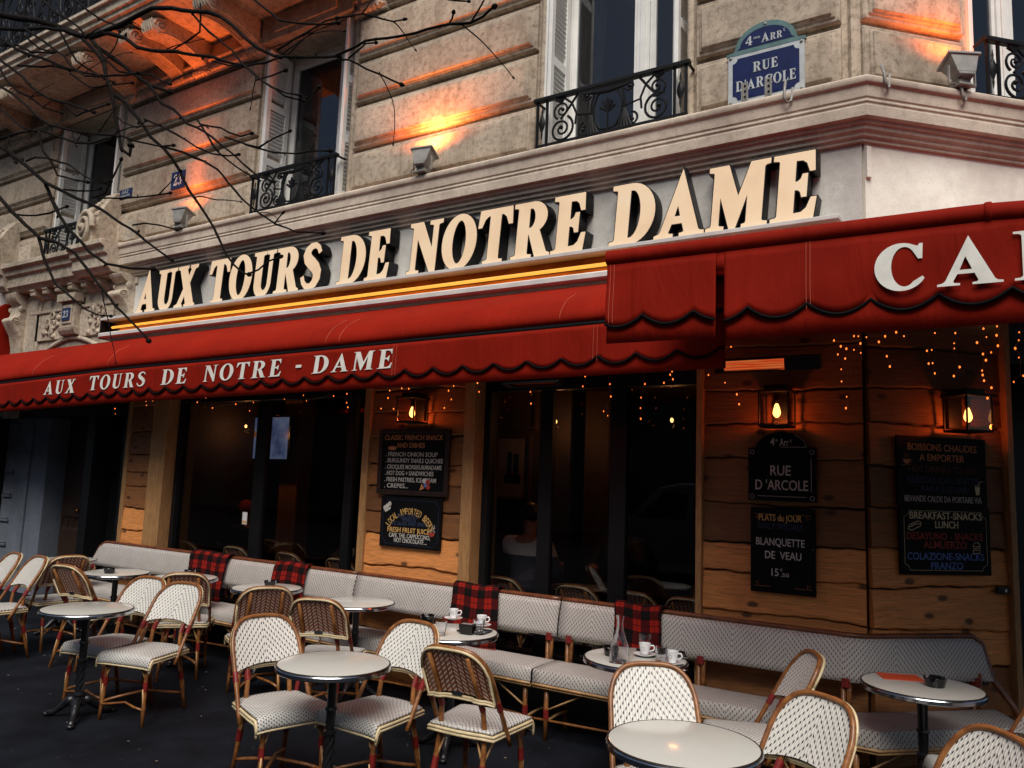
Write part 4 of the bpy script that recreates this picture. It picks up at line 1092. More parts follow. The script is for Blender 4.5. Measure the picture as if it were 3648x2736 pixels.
# clips and hooks along the cornice lip
for i, (mf, s_, lab) in enumerate(((FM, -1.47, 'tall grey slotted bracket before the left of the street plaque'), (FM, -1.31, 'tall grey slotted bracket before the middle of the street plaque'))):
    t = thing('cable_bracket', lab, 'bracket', tuple(mf @ Vector((s_, 4.34, .15))), 0, 'cornice brackets')
    mb = MB(mf); mb.box(s_-.022, s_+.022, 4.335, 4.50, .145, .150); mb.box(s_-.022, s_-.015, 4.335, 4.50, .15, .17); mb.box(s_+.015, s_+.022, 4.335, 4.50, .15, .17); mb.build('channel', M['grey_metal'], t, True, 0, .002)
    mb = MB(mf); [mb.sphere((s_, 4.36+.04*q, .152), .008, 8, 5) for q in range(4)]; mb.build('bolt', M['black_paint'], t, True, 1)
for mf, s_, lab in ((FM, -1.19, 'grey forked hook on the cornice lip right of the street plaque'), (FC, .03, 'grey hook on the lip at the very corner of the cornice'), (FC, .60, 'grey forked hook on the cornice lip under the right floodlight')):
    t = thing('cornice_hook', lab, 'hook', tuple(mf @ Vector((s_, 4.3, .21))), 0, 'cornice hooks')
    mb = MB(mf); mb.tube([(s_, 4.42, .19), (s_, 4.35, .215), (s_, 4.29, .225), (s_+.015, 4.255, .215), (s_+.04, 4.27, .205), (s_+.05, 4.36, .20)], .009, 7); mb.build('hook', M['grey_metal'], t, True, 1)

# ================================================================== FLOODLIGHTS
def flood(label, Mf, s_, yaw_, energy, aim, col_=(1, .40, .12), tilt=52, cone=135, spill=40):
    t = thing('floodlight', label, 'floodlight', tuple(Mf @ Vector((s_, 4.35, .17))), 0, 'floodlights on the cornice')
    base = Mf @ Matrix.Translation((s_, 4.355, .20)) @ Matrix.Scale(.80, 4)
    mb = MB(base); mb.box(-.07, .07, -.005, .015, -.05, .06); mb.box(-.13, -.118, .015, .17, -.012, .012); mb.box(.118, .13, .015, .17, -.012, .012); mb.box(-.13, .13, .014, .024, -.012, .012)
    mb.box(-.055, .055, .015, .075, -.075, .035)
    mb.build('bracket', M['grey_metal'], t, True, 0, .004)
    # local frame of the housing: z = beam axis (towards wall and up), tilt from wall normal
    hd = base @ Matrix.Translation((0, .155, 0)) @ Matrix.Rotation(R(yaw_), 4, 'Y') @ Matrix.Rotation(R(tilt-180), 4, 'X')
    # rotate so that +Z points up/inwards
    mb = MB(hd)
    mb.frustum((-.115, .115, -.085, .085), .075, (-.075, .075, -.05, .05), -.075); mb.frustum((-.075, .075, -.05, .05), -.0755, (-.06, .06, -.04, .04), -.10)
    for i in range(7): mb.box(-.055+i*.017, -.049+i*.017, -.055, .05, -.112, -.09)
    mb.build('housing', M['grey_metal'], t, True, 0, .006)
    mb = MB(hd); mb.frustum((-.135, .135, -.10, .10), .077, (-.135, .135, -.10, .10), .105); mb.box(-.018, .018, .10, .115, .06, .115)
    mb.build('rim', M['grey_metal'], t, True, 0, .005)
    mb = MB(hd); mb.box(-.115, .115, -.08, .08, .1055, .108); mb.build('lens', M['flood_glass'], t, True)
    mb = MB(base); mb.tube([(-.05, .06, .04), (-.10, .03, .06), (-.10, -.01, .07)], .005, 5); mb.build('cable', M['black_paint'], t, True)
    ld = bpy.data.lights.new('floodlight_beam', 'SPOT'); ld.energy = energy; ld.color = col_; ld.spot_size = R(cone); ld.spot_blend = .9; ld.shadow_soft_size = .12
    lo = bpy.data.objects.new('floodlight_beam', ld); col.objects.link(lo); lo.parent = t; lo.matrix_parent_inverse = PM[t.name].inverted()
    p = (hd @ Vector((0, 0, .16))); lo.location = p
    d = (Mf @ Vector(aim))-p; lo.rotation_euler = d.to_track_quat('-Z', 'Y').to_euler()
    ld = bpy.data.lights.new('floodlight_spill', 'SPOT'); ld.energy = spill; ld.color = (1, .17, .03); ld.spot_size = R(170); ld.spot_blend = .6; ld.shadow_soft_size = .06
    lo = bpy.data.objects.new('floodlight_spill', ld); col.objects.link(lo); lo.parent = t; lo.matrix_parent_inverse = PM[t.name].inverted()
    lo.location = p; d = (Mf @ Vector((s_, 8.0, .12)))-p; lo.rotation_euler = d.to_track_quat('-Z', 'Y').to_euler()
    return t
flood('grey floodlight on the cornice throwing the bright yellow glow up the middle pier', FM, -4.27, 10, 32, (-4.14, 5.32, -.04), (1, .46, .13), 66, 130, 60)
flood('grey floodlight on the cornice near the house number, glowing orange up to the balcony', FM, -7.68, 10, 190, (-7.75, 6.7, .42), (1, .15, .022), 72, 60, 18)
flood('larger grey floodlight on the blunt corner beside the right railing', FC, .62, -10, 13, (.50, 6.2, .05), (1, .26, .06), 68, 90, 22)

# ================================================================== BOARDS ON THE TIMBER
def board(label, Mf, x0, x1, y0, y1, o, texts, border=None, outline=None, framed=False, name='menu_board', cat='menu board', extra=None):
    t = thing(name, label, cat, tuple(Mf @ Vector(((x0+x1)/2, y0, o))))
    Mx = Mf @ Matrix.Translation((0, 0, o))
    pts = outline or rect(x0, x1, y0, y1)
    m = curve_mesh([pts], .009); m.transform(Mx); link('panel', m, M['board'], t, True, 0, .002)
    if framed:
        mb = MB(Mx); f = .035
        mb.box(x0-.005, x0+f, y0, y1, -.008, .022); mb.box(x1-f, x1+.005, y0, y1, -.008, .022); mb.box(x0+f, x1-f, y1-f, y1+.004, -.008, .021); mb.box(x0+f, x1-f, y0-.004, y0+f, -.008, .021)
        mb.build('frame', M['board_frame'], t, True, 0, .004)
    Mt = Mx @ Matrix.Translation((0, 0, .0105)); W, H = x1-x0, y1-y0
    for s_, u0, u1, v, h, mat in texts:
        text(s_, x0+u0*W, x0+u1*W, y1-v*H-h/2, h, Mt, M[mat], t, bold=.008)
    if border:
        q = .035; a, b, c, d = x0+.028, x1-.028, y0+.028, y1-.028
        p = notch(a, b, c, d, q); strokes([p+[p[0]]], .0012, Mt, M[border], t, 'border')
    if extra: extra(t, Mt, x0, x1, y0, y1)
    return t
O1 = .062
def ice(t, Mt, x0, x1, y0, y1):
    m = MB(Mt)
    cx, cy = x0+.69*(x1-x0), y0+.075
    m.prism([(cx-.035, cy+.02), (cx-.055, cy-.035), (cx-.005, cy-.015)], 0, .003); m.build('drawing', M['t_orange'], t, True)
    m = MB(Mt); m.sphere((cx-.01, cy+.045, .001), .022, 12, 7, (1, 1, .15)); m.build('drawing', M['t_white'], t, True)
    m = MB(Mt); m.sphere((cx+.028, cy+.035, .001), .024, 12, 7, (1, 1, .15)); m.sphere((cx+.034, cy-.005, .001), .022, 12, 7, (1, 1, .15)); m.build('drawing', M['t_red'], t, True)
    m = MB(Mt); m.sphere((cx+.005, cy+.01, .002), .018, 12, 7, (1, 1, .15)); m.build('drawing', M['t_blue'], t, True)
    m = MB(Mt); m.sphere((x0+.19*(x1-x0), y1-.29*(y1-y0), .001), .05, 14, 7, (1, .38, .1)); m.build('drawing', M['t_orange'], t, True)
board('dark framed chalk menu of French snacks under the middle lantern, above the beers board', FM, -4.69, -3.93, 1.565, 2.12, O1, [
    ('CLASSIC FRENCH SNACK', .07, .915, .125, .042, 't_orange'), ('AND DISHES', .255, .66, .245, .040, 't_orange'),
    ('. FRENCH ONION SOUP', .10, .845, .385, .036, 't_white'), ('. BURGUNDY SNAILS QUICHES', .10, .92, .48, .036, 't_white'),
    ('. CROQUES MONSIEUR/MADAME', .10, .91, .58, .036, 't_white'), ('. HOT DOG + SANDWICHES', .10, .80, .675, .036, 't_white'),
    ('. FRESH PASTRIES, ICE CREAM', .10, .84, .775, .036, 't_white'), ('. CREPES...', .10, .45, .87, .036, 't_white')], framed=True, extra=ice)
def beers(t, Mt, x0, x1, y0, y1):
    s_ = "LOCAL-IMPORTED BEERS"; cx, cy, r_ = (x0+x1)/2-.01, y1-.345, .255
    for i, ch in enumerate(s_):
        if ch == ' ': continue
        a = R(150-126*i/(len(s_)-1))
        m = Mt @ Matrix.Translation((cx+r_*1.0*cos(a), cy+r_*.86*sin(a), 0)) @ Matrix.Rotation(a-pi/2, 4, 'Z')
        text(ch, -.0125 if ch not in 'I-' else -.004, .0125 if ch not in 'I-' else .004, -.02, .055 if ch != '-' else .05, m, M['t_yellow'], t)
    m = MB(Mt); hx, hy = x0+.075, y1-.10
    m.prism([(hx-.02, hy-.035), (hx+.03, hy-.01), (hx+.035, hy+.015), (hx-.04, hy-.02)], 0, .002)
    for q in range(3): m.sphere((hx-.03+q*.025, hy+.0+q*.018, .001), .02, 10, 6, (1, 1, .12))
    m.build('drawing', M['t_white'], t, True)
    m = MB(Mt); ux, uy = x1-.09, y0+.145
    m.prism(arc(ux, uy, .032, .035, 180, 360, 10), 0, .002); m.build('drawing', M['t_red'], t, True)
    strokes([arc(ux, uy+.004, .033, .010, 0, 360, 16), [(ux-.005, uy+.02), (ux+.012, uy+.035), (ux+.006, uy+.06)], [(ux+.015, uy+.02), (ux+.03, uy+.04), (ux+.022, uy+.062)]], .002, Mt, M['t_white'], t)
board('black menu board with an arched line about beers, under the snack menu', FM, -4.635, -3.98, 1.12, 1.545, O1, [
    ('SELECTION OF', .29, .66, .375, .032, 't_dim_blue'), ('WINES BY', .36, .61, .45, .032, 't_dim_blue'), ('THE GLASS AND SPIRITS', .165, .80, .525, .032, 't_dim_blue'),
    ('FRESH FRUIT JUICES', .13, .865, .655, .040, 't_yellow'), ('CAFE, THE, CAPPUCCINO,', .16, .84, .765, .034, 't_white'), ('HOT CHOCOLATE ...', .25, .79, .86, .034, 't_white')], 't_dim_blue', extra=beers)
def arch_o(x0, x1, y0, ys, yt):
    xm = (x0+x1)/2
    return [(x0, y0), (x1, y0), (x1, ys), (x1-.04, ys+.004)]+arc(xm, ys-.02, (x1-x0)/2-.045, yt-ys+.02, 14, 166, 18)+[(x0+.04, ys+.004), (x0, ys)]
def rue(t, Mt, x0, x1, y0, y1):
    a, b, c, d = x0+.03, x1-.03, y0+.03, 1.955
    strokes([[(b, c+.03), (b, d-.03)], [(a+.03, c), (b-.03, c)]]+[arc(px_, py_, .013, .013, 0, 360, 12) for px_, py_ in ((a-.005, c-.005), (b+.005, c-.005), (a-.005, d+.005), (b+.005, d+.005))], .0016, Mt, M['t_grey'], t, 'border')
    strokes([arc((x0+x1)/2, 1.985, .155, .10, 5, 60, 10)+[], [((x0+x1)/2-.01, 1.992), ((x0+x1)/2+.155, 1.992)]], .0014, Mt, M['t_grey'], t, 'border')
board('black street name board with arched top under the left lantern of the right pier', FM, -1.47, -1.045, 1.645, 2.09, O1, [
    ('4', .335, .40, .145, .050, 't_grey'), ('e', .415, .44, .115, .022, 't_grey'), ('Arr', .475, .61, .15, .046, 't_grey'), ('t', .625, .65, .125, .024, 't_grey'),
    ('RUE', .335, .635, .56, .062, 't_grey'), ("D 'ARCOLE", .11, .885, .77, .062, 't_grey')], None, arch_o(-1.47, -1.045, 1.645, 1.985, 2.09), name='street_name_board', cat='sign', extra=rue)
def plats(t, Mt, x0, x1, y0, y1):
    L = []
    for sx, sy in ((1, 1), (-1, 1), (1, -1), (-1, -1)):
        cx, cy = ((x0+.035) if sx > 0 else (x1-.035)), ((y0+.04) if sy > 0 else (y1-.04))
        L += [[(cx-.012*sx, cy), (cx+.014*sx, cy), (cx+.014*sx, cy+.026*sy), (cx, cy+.026*sy), (cx, cy+.012*sy)], [(cx+.02*sx, cy), (cx+.09*sx, cy)]]
    strokes(L, .0011, Mt, M['t_orange'], t, 'border')
    m = MB(Mt)
    for x in (x0+.012, x1-.015): m.sphere((x, (y0+y1)/2+.02, 0), .004, 8, 5)
    m.build('screw', M['chrome'], t, True)
board('tall black daily special board below the street name board', FM, -1.455, -1.055, 1.065, 1.60, O1, [
    ('PLATS du JOUR', .13, .80, .115, .040, 't_yellow'), ('DAILY SPECIALS', .12, .82, .215, .036, 't_dim_blue'),
    ('BLANQUETTE', .09, .84, .40, .046, 't_white'), ('DE  VEAU', .23, .79, .555, .046, 't_white'), ('15', .33, .44, .755, .045, 't_white'), ('c', .465, .50, .715, .022, 't_white'), ('.50', .475, .60, .78, .022, 't_white')], None, extra=plats)
def hot(t, Mt, x0, x1, y0, y1):
    W, H = x1-x0, y1-y0; cx, cy = x0+.10*W, y1-.34*H
    m = MB(Mt); m.prism(arc(cx, cy, .026, .030, 180, 360, 10), 0, .002); m.build('drawing', M['t_orange'], t, True)
    strokes([arc(cx+.028, cy-.008, .010, .010, -100, 100, 8), [(cx-.03, cy-.036), (cx+.03, cy-.032)], [(cx-.012, cy+.01), (cx-.004, cy+.022), (cx-.014, cy+.04)], [(cx+.006, cy+.01), (cx+.012, cy+.022), (cx+.004, cy+.036)]], .0018, Mt, M['t_orange'], t)
    cx, cy = x0+.89*W, y1-.755*H
    m = MB(Mt); m.prism([(cx-.012, cy-.03), (cx+.010, cy-.03), (cx+.018, cy+.02), (cx-.02, cy+.02)], 0, .002); m.build('drawing', M['t_cream'], t, True)
    strokes([[(cx-.02, cy+.026), (cx+.02, cy+.028)], [(cx+.004, cy+.028), (cx+.016, cy+.05), (cx+.04, cy+.056)]], .002, Mt, M['t_cream'], t)
board('black hot drinks board under the right lantern, above the breakfast board', FC, .175, .82, 1.655, 2.08, .058, [
    ('BOISSONS CHAUDES', .115, .895, .155, .042, 't_orange'), ('A EMPORTER', .245, .75, .305, .042, 't_orange'), ('HOT DRINKS TO GO', .12, .87, .475, .038, 't_dim_red'),
    ('BEBIDAS CALLENTES', .105, .905, .635, .038, 't_dim_blue'), ('PARA LLEVAR', .255, .775, .76, .038, 't_dim_blue'), ('BEVANDE CALDE DA PORTARE VIA', .07, .935, .905, .036, 't_grey')], 't_dim_blue', extra=hot)
def brk(t, Mt, x0, x1, y0, y1):
    W, H = x1-x0, y1-y0; cx, cy = x0+.155*W, y1-.285*H
    L = [[(cx-.045, cy-.022), (cx-.035, cy+.004), (cx+.03, cy+.028), (cx+.048, cy+.018), (cx+.044, cy-.002), (cx-.02, cy-.030), (cx-.045, cy-.022)], [(cx-.04, cy-.010), (cx-.02, cy-.008), (cx, cy+.004), (cx+.02, cy+.006), (cx+.045, cy+.014)]]+[[(cx-.022+.018*q, cy+.006*q), (cx-.014+.018*q, cy+.012+.006*q)] for q in range(3)]
    strokes(L, .0022, Mt, M['t_cream'], t)
    cx, cy = x0+.84*W, y1-.60*H
    strokes([arc(cx, cy+.010, .026, .026, 0, 180, 10)+[(cx+.026, cy+.010)], [(cx-.028, cy+.002), (cx-.01, cy-.004), (cx+.008, cy+.004), (cx+.028, cy-.002)], [(cx-.026, cy-.012), (cx+.026, cy-.012), (cx+.024, cy-.030), (cx-.022, cy-.032), (cx-.026, cy-.012)]], .0022, Mt, M['t_cream'], t)
board('black breakfast board with red and blue lines on the corner pier', FC, .18, .828, 1.235, 1.65, .062, [
    ('BREAKFAST-SNACKS', .105, .91, .135, .042, 't_cream'), ('LUNCH', .385, .64, .265, .042, 't_cream'), ('DESAYUNO - SNACKS', .07, .91, .435, .042, 't_red'), ('ALMUERZO', .25, .73, .56, .042, 't_red'),
    ('COLAZIONE-SNACKS', .07, .92, .73, .042, 't_blue'), ('PRANZO', .325, .68, .865, .042, 't_blue')], 't_cream', extra=brk)
t = thing('door_bell', 'small black bell box with a round white button on the corner boards', 'door bell', tuple(FC @ Vector((.905, 1.1, .06))))
mb = MB(FC); mb.box(.868, .955, 1.125, 1.165, .05, .075); mb.build('box', M['black_plastic'], t, True, 0, .004)
mb = MB(FC); mb.sphere((.925, 1.145, .076), .010, 10, 6, (1, 1, .4)); mb.build('button', M['porcelain'], t, True, 1)
t = thing('notice', 'small pale paper notice stuck on the dark side entrance at the right edge', 'notice', tuple(FC @ Vector((1.12, 1.6, 0))))
mb = MB(FC); mb.box(1.045, 1.10, 1.66, 1.76, -.018, -.014); mb.build('sheet', M['jamb'], t, True)
mb = MB(FC); mb.box(1.05, 1.085, 1.74, 1.746, -.0138, -.013); mb.box(1.05, 1.09, 1.725, 1.73, -.0138, -.013); mb.build('print_lines', M['board'], t, True)
a = at_y(*BL(1635, 18), WY+.10)
t = thing('sticker', 'small white sticker with a yellow foot on the left glazing mullion', 'sticker', tuple(a))
MB(FM).box(a.x-.035, a.x+.035, a.z-.06, a.z+.06, -.048, -.046).build('sheet', M['porcelain'], t, True)
MB(FM).box(a.x-.03, a.x+.03, a.z-.052, a.z-.025, -.046, -.0455).build('strip', M['t_yellow'], t, True)

# ================================================================== LANTERNS
def lantern(label, Mf, x, y0, y1):
    t = thing('wall_lantern', label, 'lantern', tuple(Mf @ Vector((x, y0, .06))), 0, 'wall lanterns')
    w_, d0, d1 = .095, .075, .27
    mb = MB(Mf); b = .010
    mb.box(x-w_, x+w_, y0, y0+.014, d0, d1); mb.frustum((x-w_-.012, x+w_+.012, y1-.03, y1-.016), d0-.005, (x-w_-.012, x+w_+.012, y1-.03, y1-.016), d1+.012)
    mb.box(x-w_*.7, x+w_*.7, y1-.016, y1+.018, d0, d1-.03)
    for sx in (-w_, w_-b):
        for z in (d0, d1-b): mb.box(x+sx, x+sx+b, y0+.014, y1-.03, z, z+b)
    mb.box(x-.05, x+.05, y0+.03, y1-.02, .050, .0749)
    mb.lathe([(.02, 0), (.02, .05)], (0, 0, 0), 10) if False else None
    mb.tube([(x, y1-.03, .175), (x, y1-.085, .175)], .017, 10)
    mb.build('frame', M['black_paint'], t, True, 0, .002)
    mb = MB(Mf)
    for sx in (-w_+.004, w_-.005): mb.box(x+sx, x+sx+.001, y0+.014, y1-.03, d0+b, d1-b)
    mb.box(x-w_+b, x+w_-b, y0+.014, y1-.03, d1-.006, d1-.005)
    mb.build('pane', M['lamp_glass'], t, True)
    h = y1-.085
    mb = MB(Mf @ Matrix(((1, 0, 0, x), (0, 0, 1, h), (0, 1, 0, .175), (0, 0, 0, 1))))
    mb.lathe([(.008, -.012), (.012, -.02), (.020, -.045), (.025, -.065), (.024, -.08), (.014, -.096), (.002, -.102)], (0, 0, 0), 12, True, True)
    mb.build('bulb', M['filament'], t, True, 1)
    for dy in (-.13,):
        ld = bpy.data.lights.new('lantern_light', 'POINT'); ld.energy = 2.0; ld.color = (1, .15, .025); ld.shadow_soft_size = .02
        lo = bpy.data.objects.new('lantern_light', ld); col.objects.link(lo); lo.parent = t; lo.matrix_parent_inverse = PM[t.name].inverted()
        lo.location = Mf @ Vector((x, h+dy+.01, .175))
    return t
lantern('black box lantern with glowing bulb on the middle timber pier', FM, -4.26, 2.165, 2.40)
lantern('black box lantern with glowing bulb above the black street name board', FM, -1.26, 2.11, 2.36)
lantern('black box lantern with glowing bulb above the hot drinks board', FC, .60, 2.11, 2.36)
# ================================================================== HEATERS
def heater(label, c, L, hot, nrm, energy):
    """c: centre, L: length, hot: length of glowing part, nrm: facing direction"""
    t = thing('patio_heater', label, 'heater', c, 0, 'infrared heaters under the awnings')
    n = Vector(nrm).normalized(); xd = Vector((1, 0, 0)); u_ = n.cross(xd).normalized()
    Mh = Matrix(((xd.x, u_.x, n.x, c[0]), (xd.y, u_.y, n.y, c[1]), (xd.z, u_.z, n.z, c[2]), (0, 0, 0, 1)))
    mb = MB(Mh); hh = .045
    mb.box(-L/2, L/2, -hh, -hh+.012, -.05, .03); mb.box(-L/2, L/2, hh-.012, hh, -.05, .03); mb.box(-L/2, L/2, -hh+.012, hh-.012, -.05, -.035)
    mb.box(-L/2, -L/2+.06, -hh+.012, hh-.012, -.035, .028); mb.box(-L/2+.06+hot, L/2, -hh+.012, hh-.012, -.035, .028)
    mb.box(-.02, .02, -.015, .015, -.20, -.05)
    mb.build('housing', M['black_paint'], t, True, 0, .004)
    mb = MB(Mh); mb.box(-L/2+.061, -L/2+.059+hot, -hh+.013, hh-.013, -.034, -.005); mb.build('element', M['heat'], t, True)
    mb = MB(Mh)
    for q in range(5): mb.box(-L/2+.06, -L/2+.06+hot, -hh+.016+q*.0155, -hh+.0175+q*.0155, .006, .010)
    mb.build('grille', M['rattan_dark'], t, True)
    ld = bpy.data.lights.new('heater_glow', 'AREA'); ld.shape = 'RECTANGLE'; ld.size = hot; ld.size_y = .06; ld.energy = energy; ld.color = (1, .10, .02)
    lo = bpy.data.objects.new('heater_glow', ld); col.objects.link(lo); lo.parent = t; lo.matrix_parent_inverse = PM[t.name].inverted()
    lo.location = Mh @ Vector((-L/2+.06+hot/2, 0, .035)); lo.rotation_euler = n.to_track_quat('-Z', 'Y').to_euler()
heater('black infrared heater with a glowing grille high on the right timber pier', (-1.30, 5.02, 2.505), .66, .385, (.05, -.96, -.25), 3.0)
heater('glowing infrared heater over the window of the seated man', (-2.80, 4.65, 2.405), .46, .36, (0, -.25, -.97), 2.5)
heater('infrared heater just showing under the awning above the television window', (-5.95, 4.66, 2.455), .44, .36, (0, -.25, -.97), 2.5)

# ================================================================== FAIRY LIGHTS
rg = random.Random(5)
def strand(pts, label):
    t = thing('fairy_light_strand', label, 'fairy lights', pts[0], 0, 'fairy light strands hanging under the awnings')
    mb = MB(); mb.tube(pts, .0016, 4); mb.build('wire', M['rattan_dark'], t, True)
    for p in pts[1:]:
        q = (p[0]+rg.uniform(-.012, .012), p[1]-.006, p[2]-.008)
        m = MB(); m.sphere(q, rg.uniform(.0030, .0054), 8, 5, (1, 1, 1.5)); m.build('bulb', M['bulb'], t, True, 1)
ST = [  # (plane Y, list of pixels top to bottom)
    (5.02, [MR(1040, 480), MR(1010, 548), MR(1048, 585), MR(1085, 600), MR(1050, 635), MR(1072, 662), MR(1048, 730), MR(1062, 806)], 'dense fairy light strand over the corner of the right pier, between the two lanterns'),
    (5.02, [MR(1130, 480), MR(1138, 520), MR(1180, 520), MR(1186, 566), MR(1132, 607), MR(1174, 626), MR(1090, 902), MR(1102, 974)], 'long fairy light strand hanging lowest between the two lanterns'),
    (5.02, [MR(1230, 470), MR(1226, 526), MR(1322, 522), MR(1302, 556), MR(1345, 647), MR(1374, 711)], 'fairy light strand just right of the corner seam under the awning'),
    (5.02, [MR(1400, 460), MR(1400, 496), MR(1443, 521), MR(1654, 500)], 'short high fairy light strand under the letter C'),
    (5.05, [MR(1600, 470), MR(1640, 606), MR(1605, 612), MR(1625, 692), MR(1640, 690), MR(1640, 755)], 'fairy light strand above the right lantern'),
    (5.05, [MR(1790, 450), MR(1784, 500), MR(1765, 565), MR(1758, 598), MR(1798, 715), MR(1784, 771)], 'fairy light strand just right of the right lantern'),
    (5.10, [MR(1960, 440), MR(1960, 472), MR(1990, 525), MR(1925, 560), MR(1962, 632), MR(1958, 672), MR(1952, 737), MR(1950, 765), MR(1972, 800), MR(1997, 845), MR(1996, 910)], 'longest fairy light strand by the right post of the corner pier'),
    (5.10, [MR(2060, 440), MR(2054, 457), MR(2035, 515), MR(2052, 580), MR(2003, 622)], 'short fairy light strand at the top of the right post'),
    (5.15, [MR(2190, 450), MR(2187, 495), MR(2192, 545), MR(2150, 597), MR(2190, 654), MR(2192, 770), MR(2150, 808)], 'fairy light strand in the dark side entrance at the right edge'),
    (5.00, [MR(300, 470), MR(305, 475), MR(365, 588), MR(225, 720), MR(232, 765), MR(318, 815)], 'fairy light strand by the left end of the pier heater'),
    (5.02, [MR(400, 840), MR(395, 888), MR(412, 950)], 'short fairy light strand left of the left lantern'),
    (5.00, [MM(1640, 740), MM(1648, 768), MM(1640, 805), MM(1622, 872)], 'short fairy light strand right of the heater over the window'),
    (5.00, [MM(1775, 740), MM(1773, 763), MM(1786, 857), MM(1802, 938), MM(1755, 1035), MM(1783, 1064)], 'fairy light strand in front of the brown interior column'),
    (5.00, [MM(2012, 720), MM(2014, 745), MM(2016, 856), MM(2000, 945), MM(2005, 1014), MM(1992, 1084)], 'long fairy light strand in the pane left of the right pier'),
    (5.00, [MM(2205, 740), MM(2207, 772), MM(2185, 795), MM(2205, 825), MM(2153, 848)], 'fairy light strand close to the left post of the right pier'),
    (5.00, [MM(1280, 880), MM(1278, 908), MM(1273, 985)], 'tiny fairy light strand under the glowing window heater'),
    (5.00, [MM(930, 820), MM(930, 850), MM(935, 908)], 'tiny fairy light strand by the right post of the middle pier'),
    (5.00, [MM(335, 850), MM(335, 868), MM(354, 900), MM(340, 949), MM(374, 1020), MM(296, 1018)], 'fairy light strand left of the middle lantern'),
    (5.00, [MM(605, 850), MM(605, 858), MM(478, 888), MM(424, 886), MM(228, 880)], 'short spread fairy light strand just above the middle lantern'),
    (5.00, [MM(770, 850), MM(770, 870), MM(742, 900), MM(748, 958), MM(706, 1014)], 'fairy light strand right of the middle lantern'),
    (5.00, [MM(65, 860), MM(67, 885), MM(66, 922), MM(66, 980), MM(74, 1010)], 'straight fairy light strand left of the middle pier'),
    (5.00, [ML(1290, 940), ML(1298, 978), ML(1360, 948), ML(1400, 1015), ML(1555, 990)], 'fairy light strand in the left part of the television window'),
    (5.00, [ML(1870, 930), ML(1870, 957), ML(1668, 978), ML(1648, 1034)], 'fairy light strand above the television'),
    (5.00, [ML(2000, 920), ML(1998, 932), ML(2020, 968), ML(2195, 936)], 'fairy light strand right of the television'),
    (5.00, [ML(905, 940), ML(912, 960), ML(965, 970), ML(1012, 968), ML(968, 998)], 'bright fairy light strand at the top of the left pier'),
    (5.00, [ML(762, 1000), ML(762, 1020), ML(762, 1054)], 'tiny fairy light strand left of the left pier'),
]
for Y, px_, lab in ST:
    strand([tuple(at_y(p[0], p[1], Y)) for p in px_], lab)

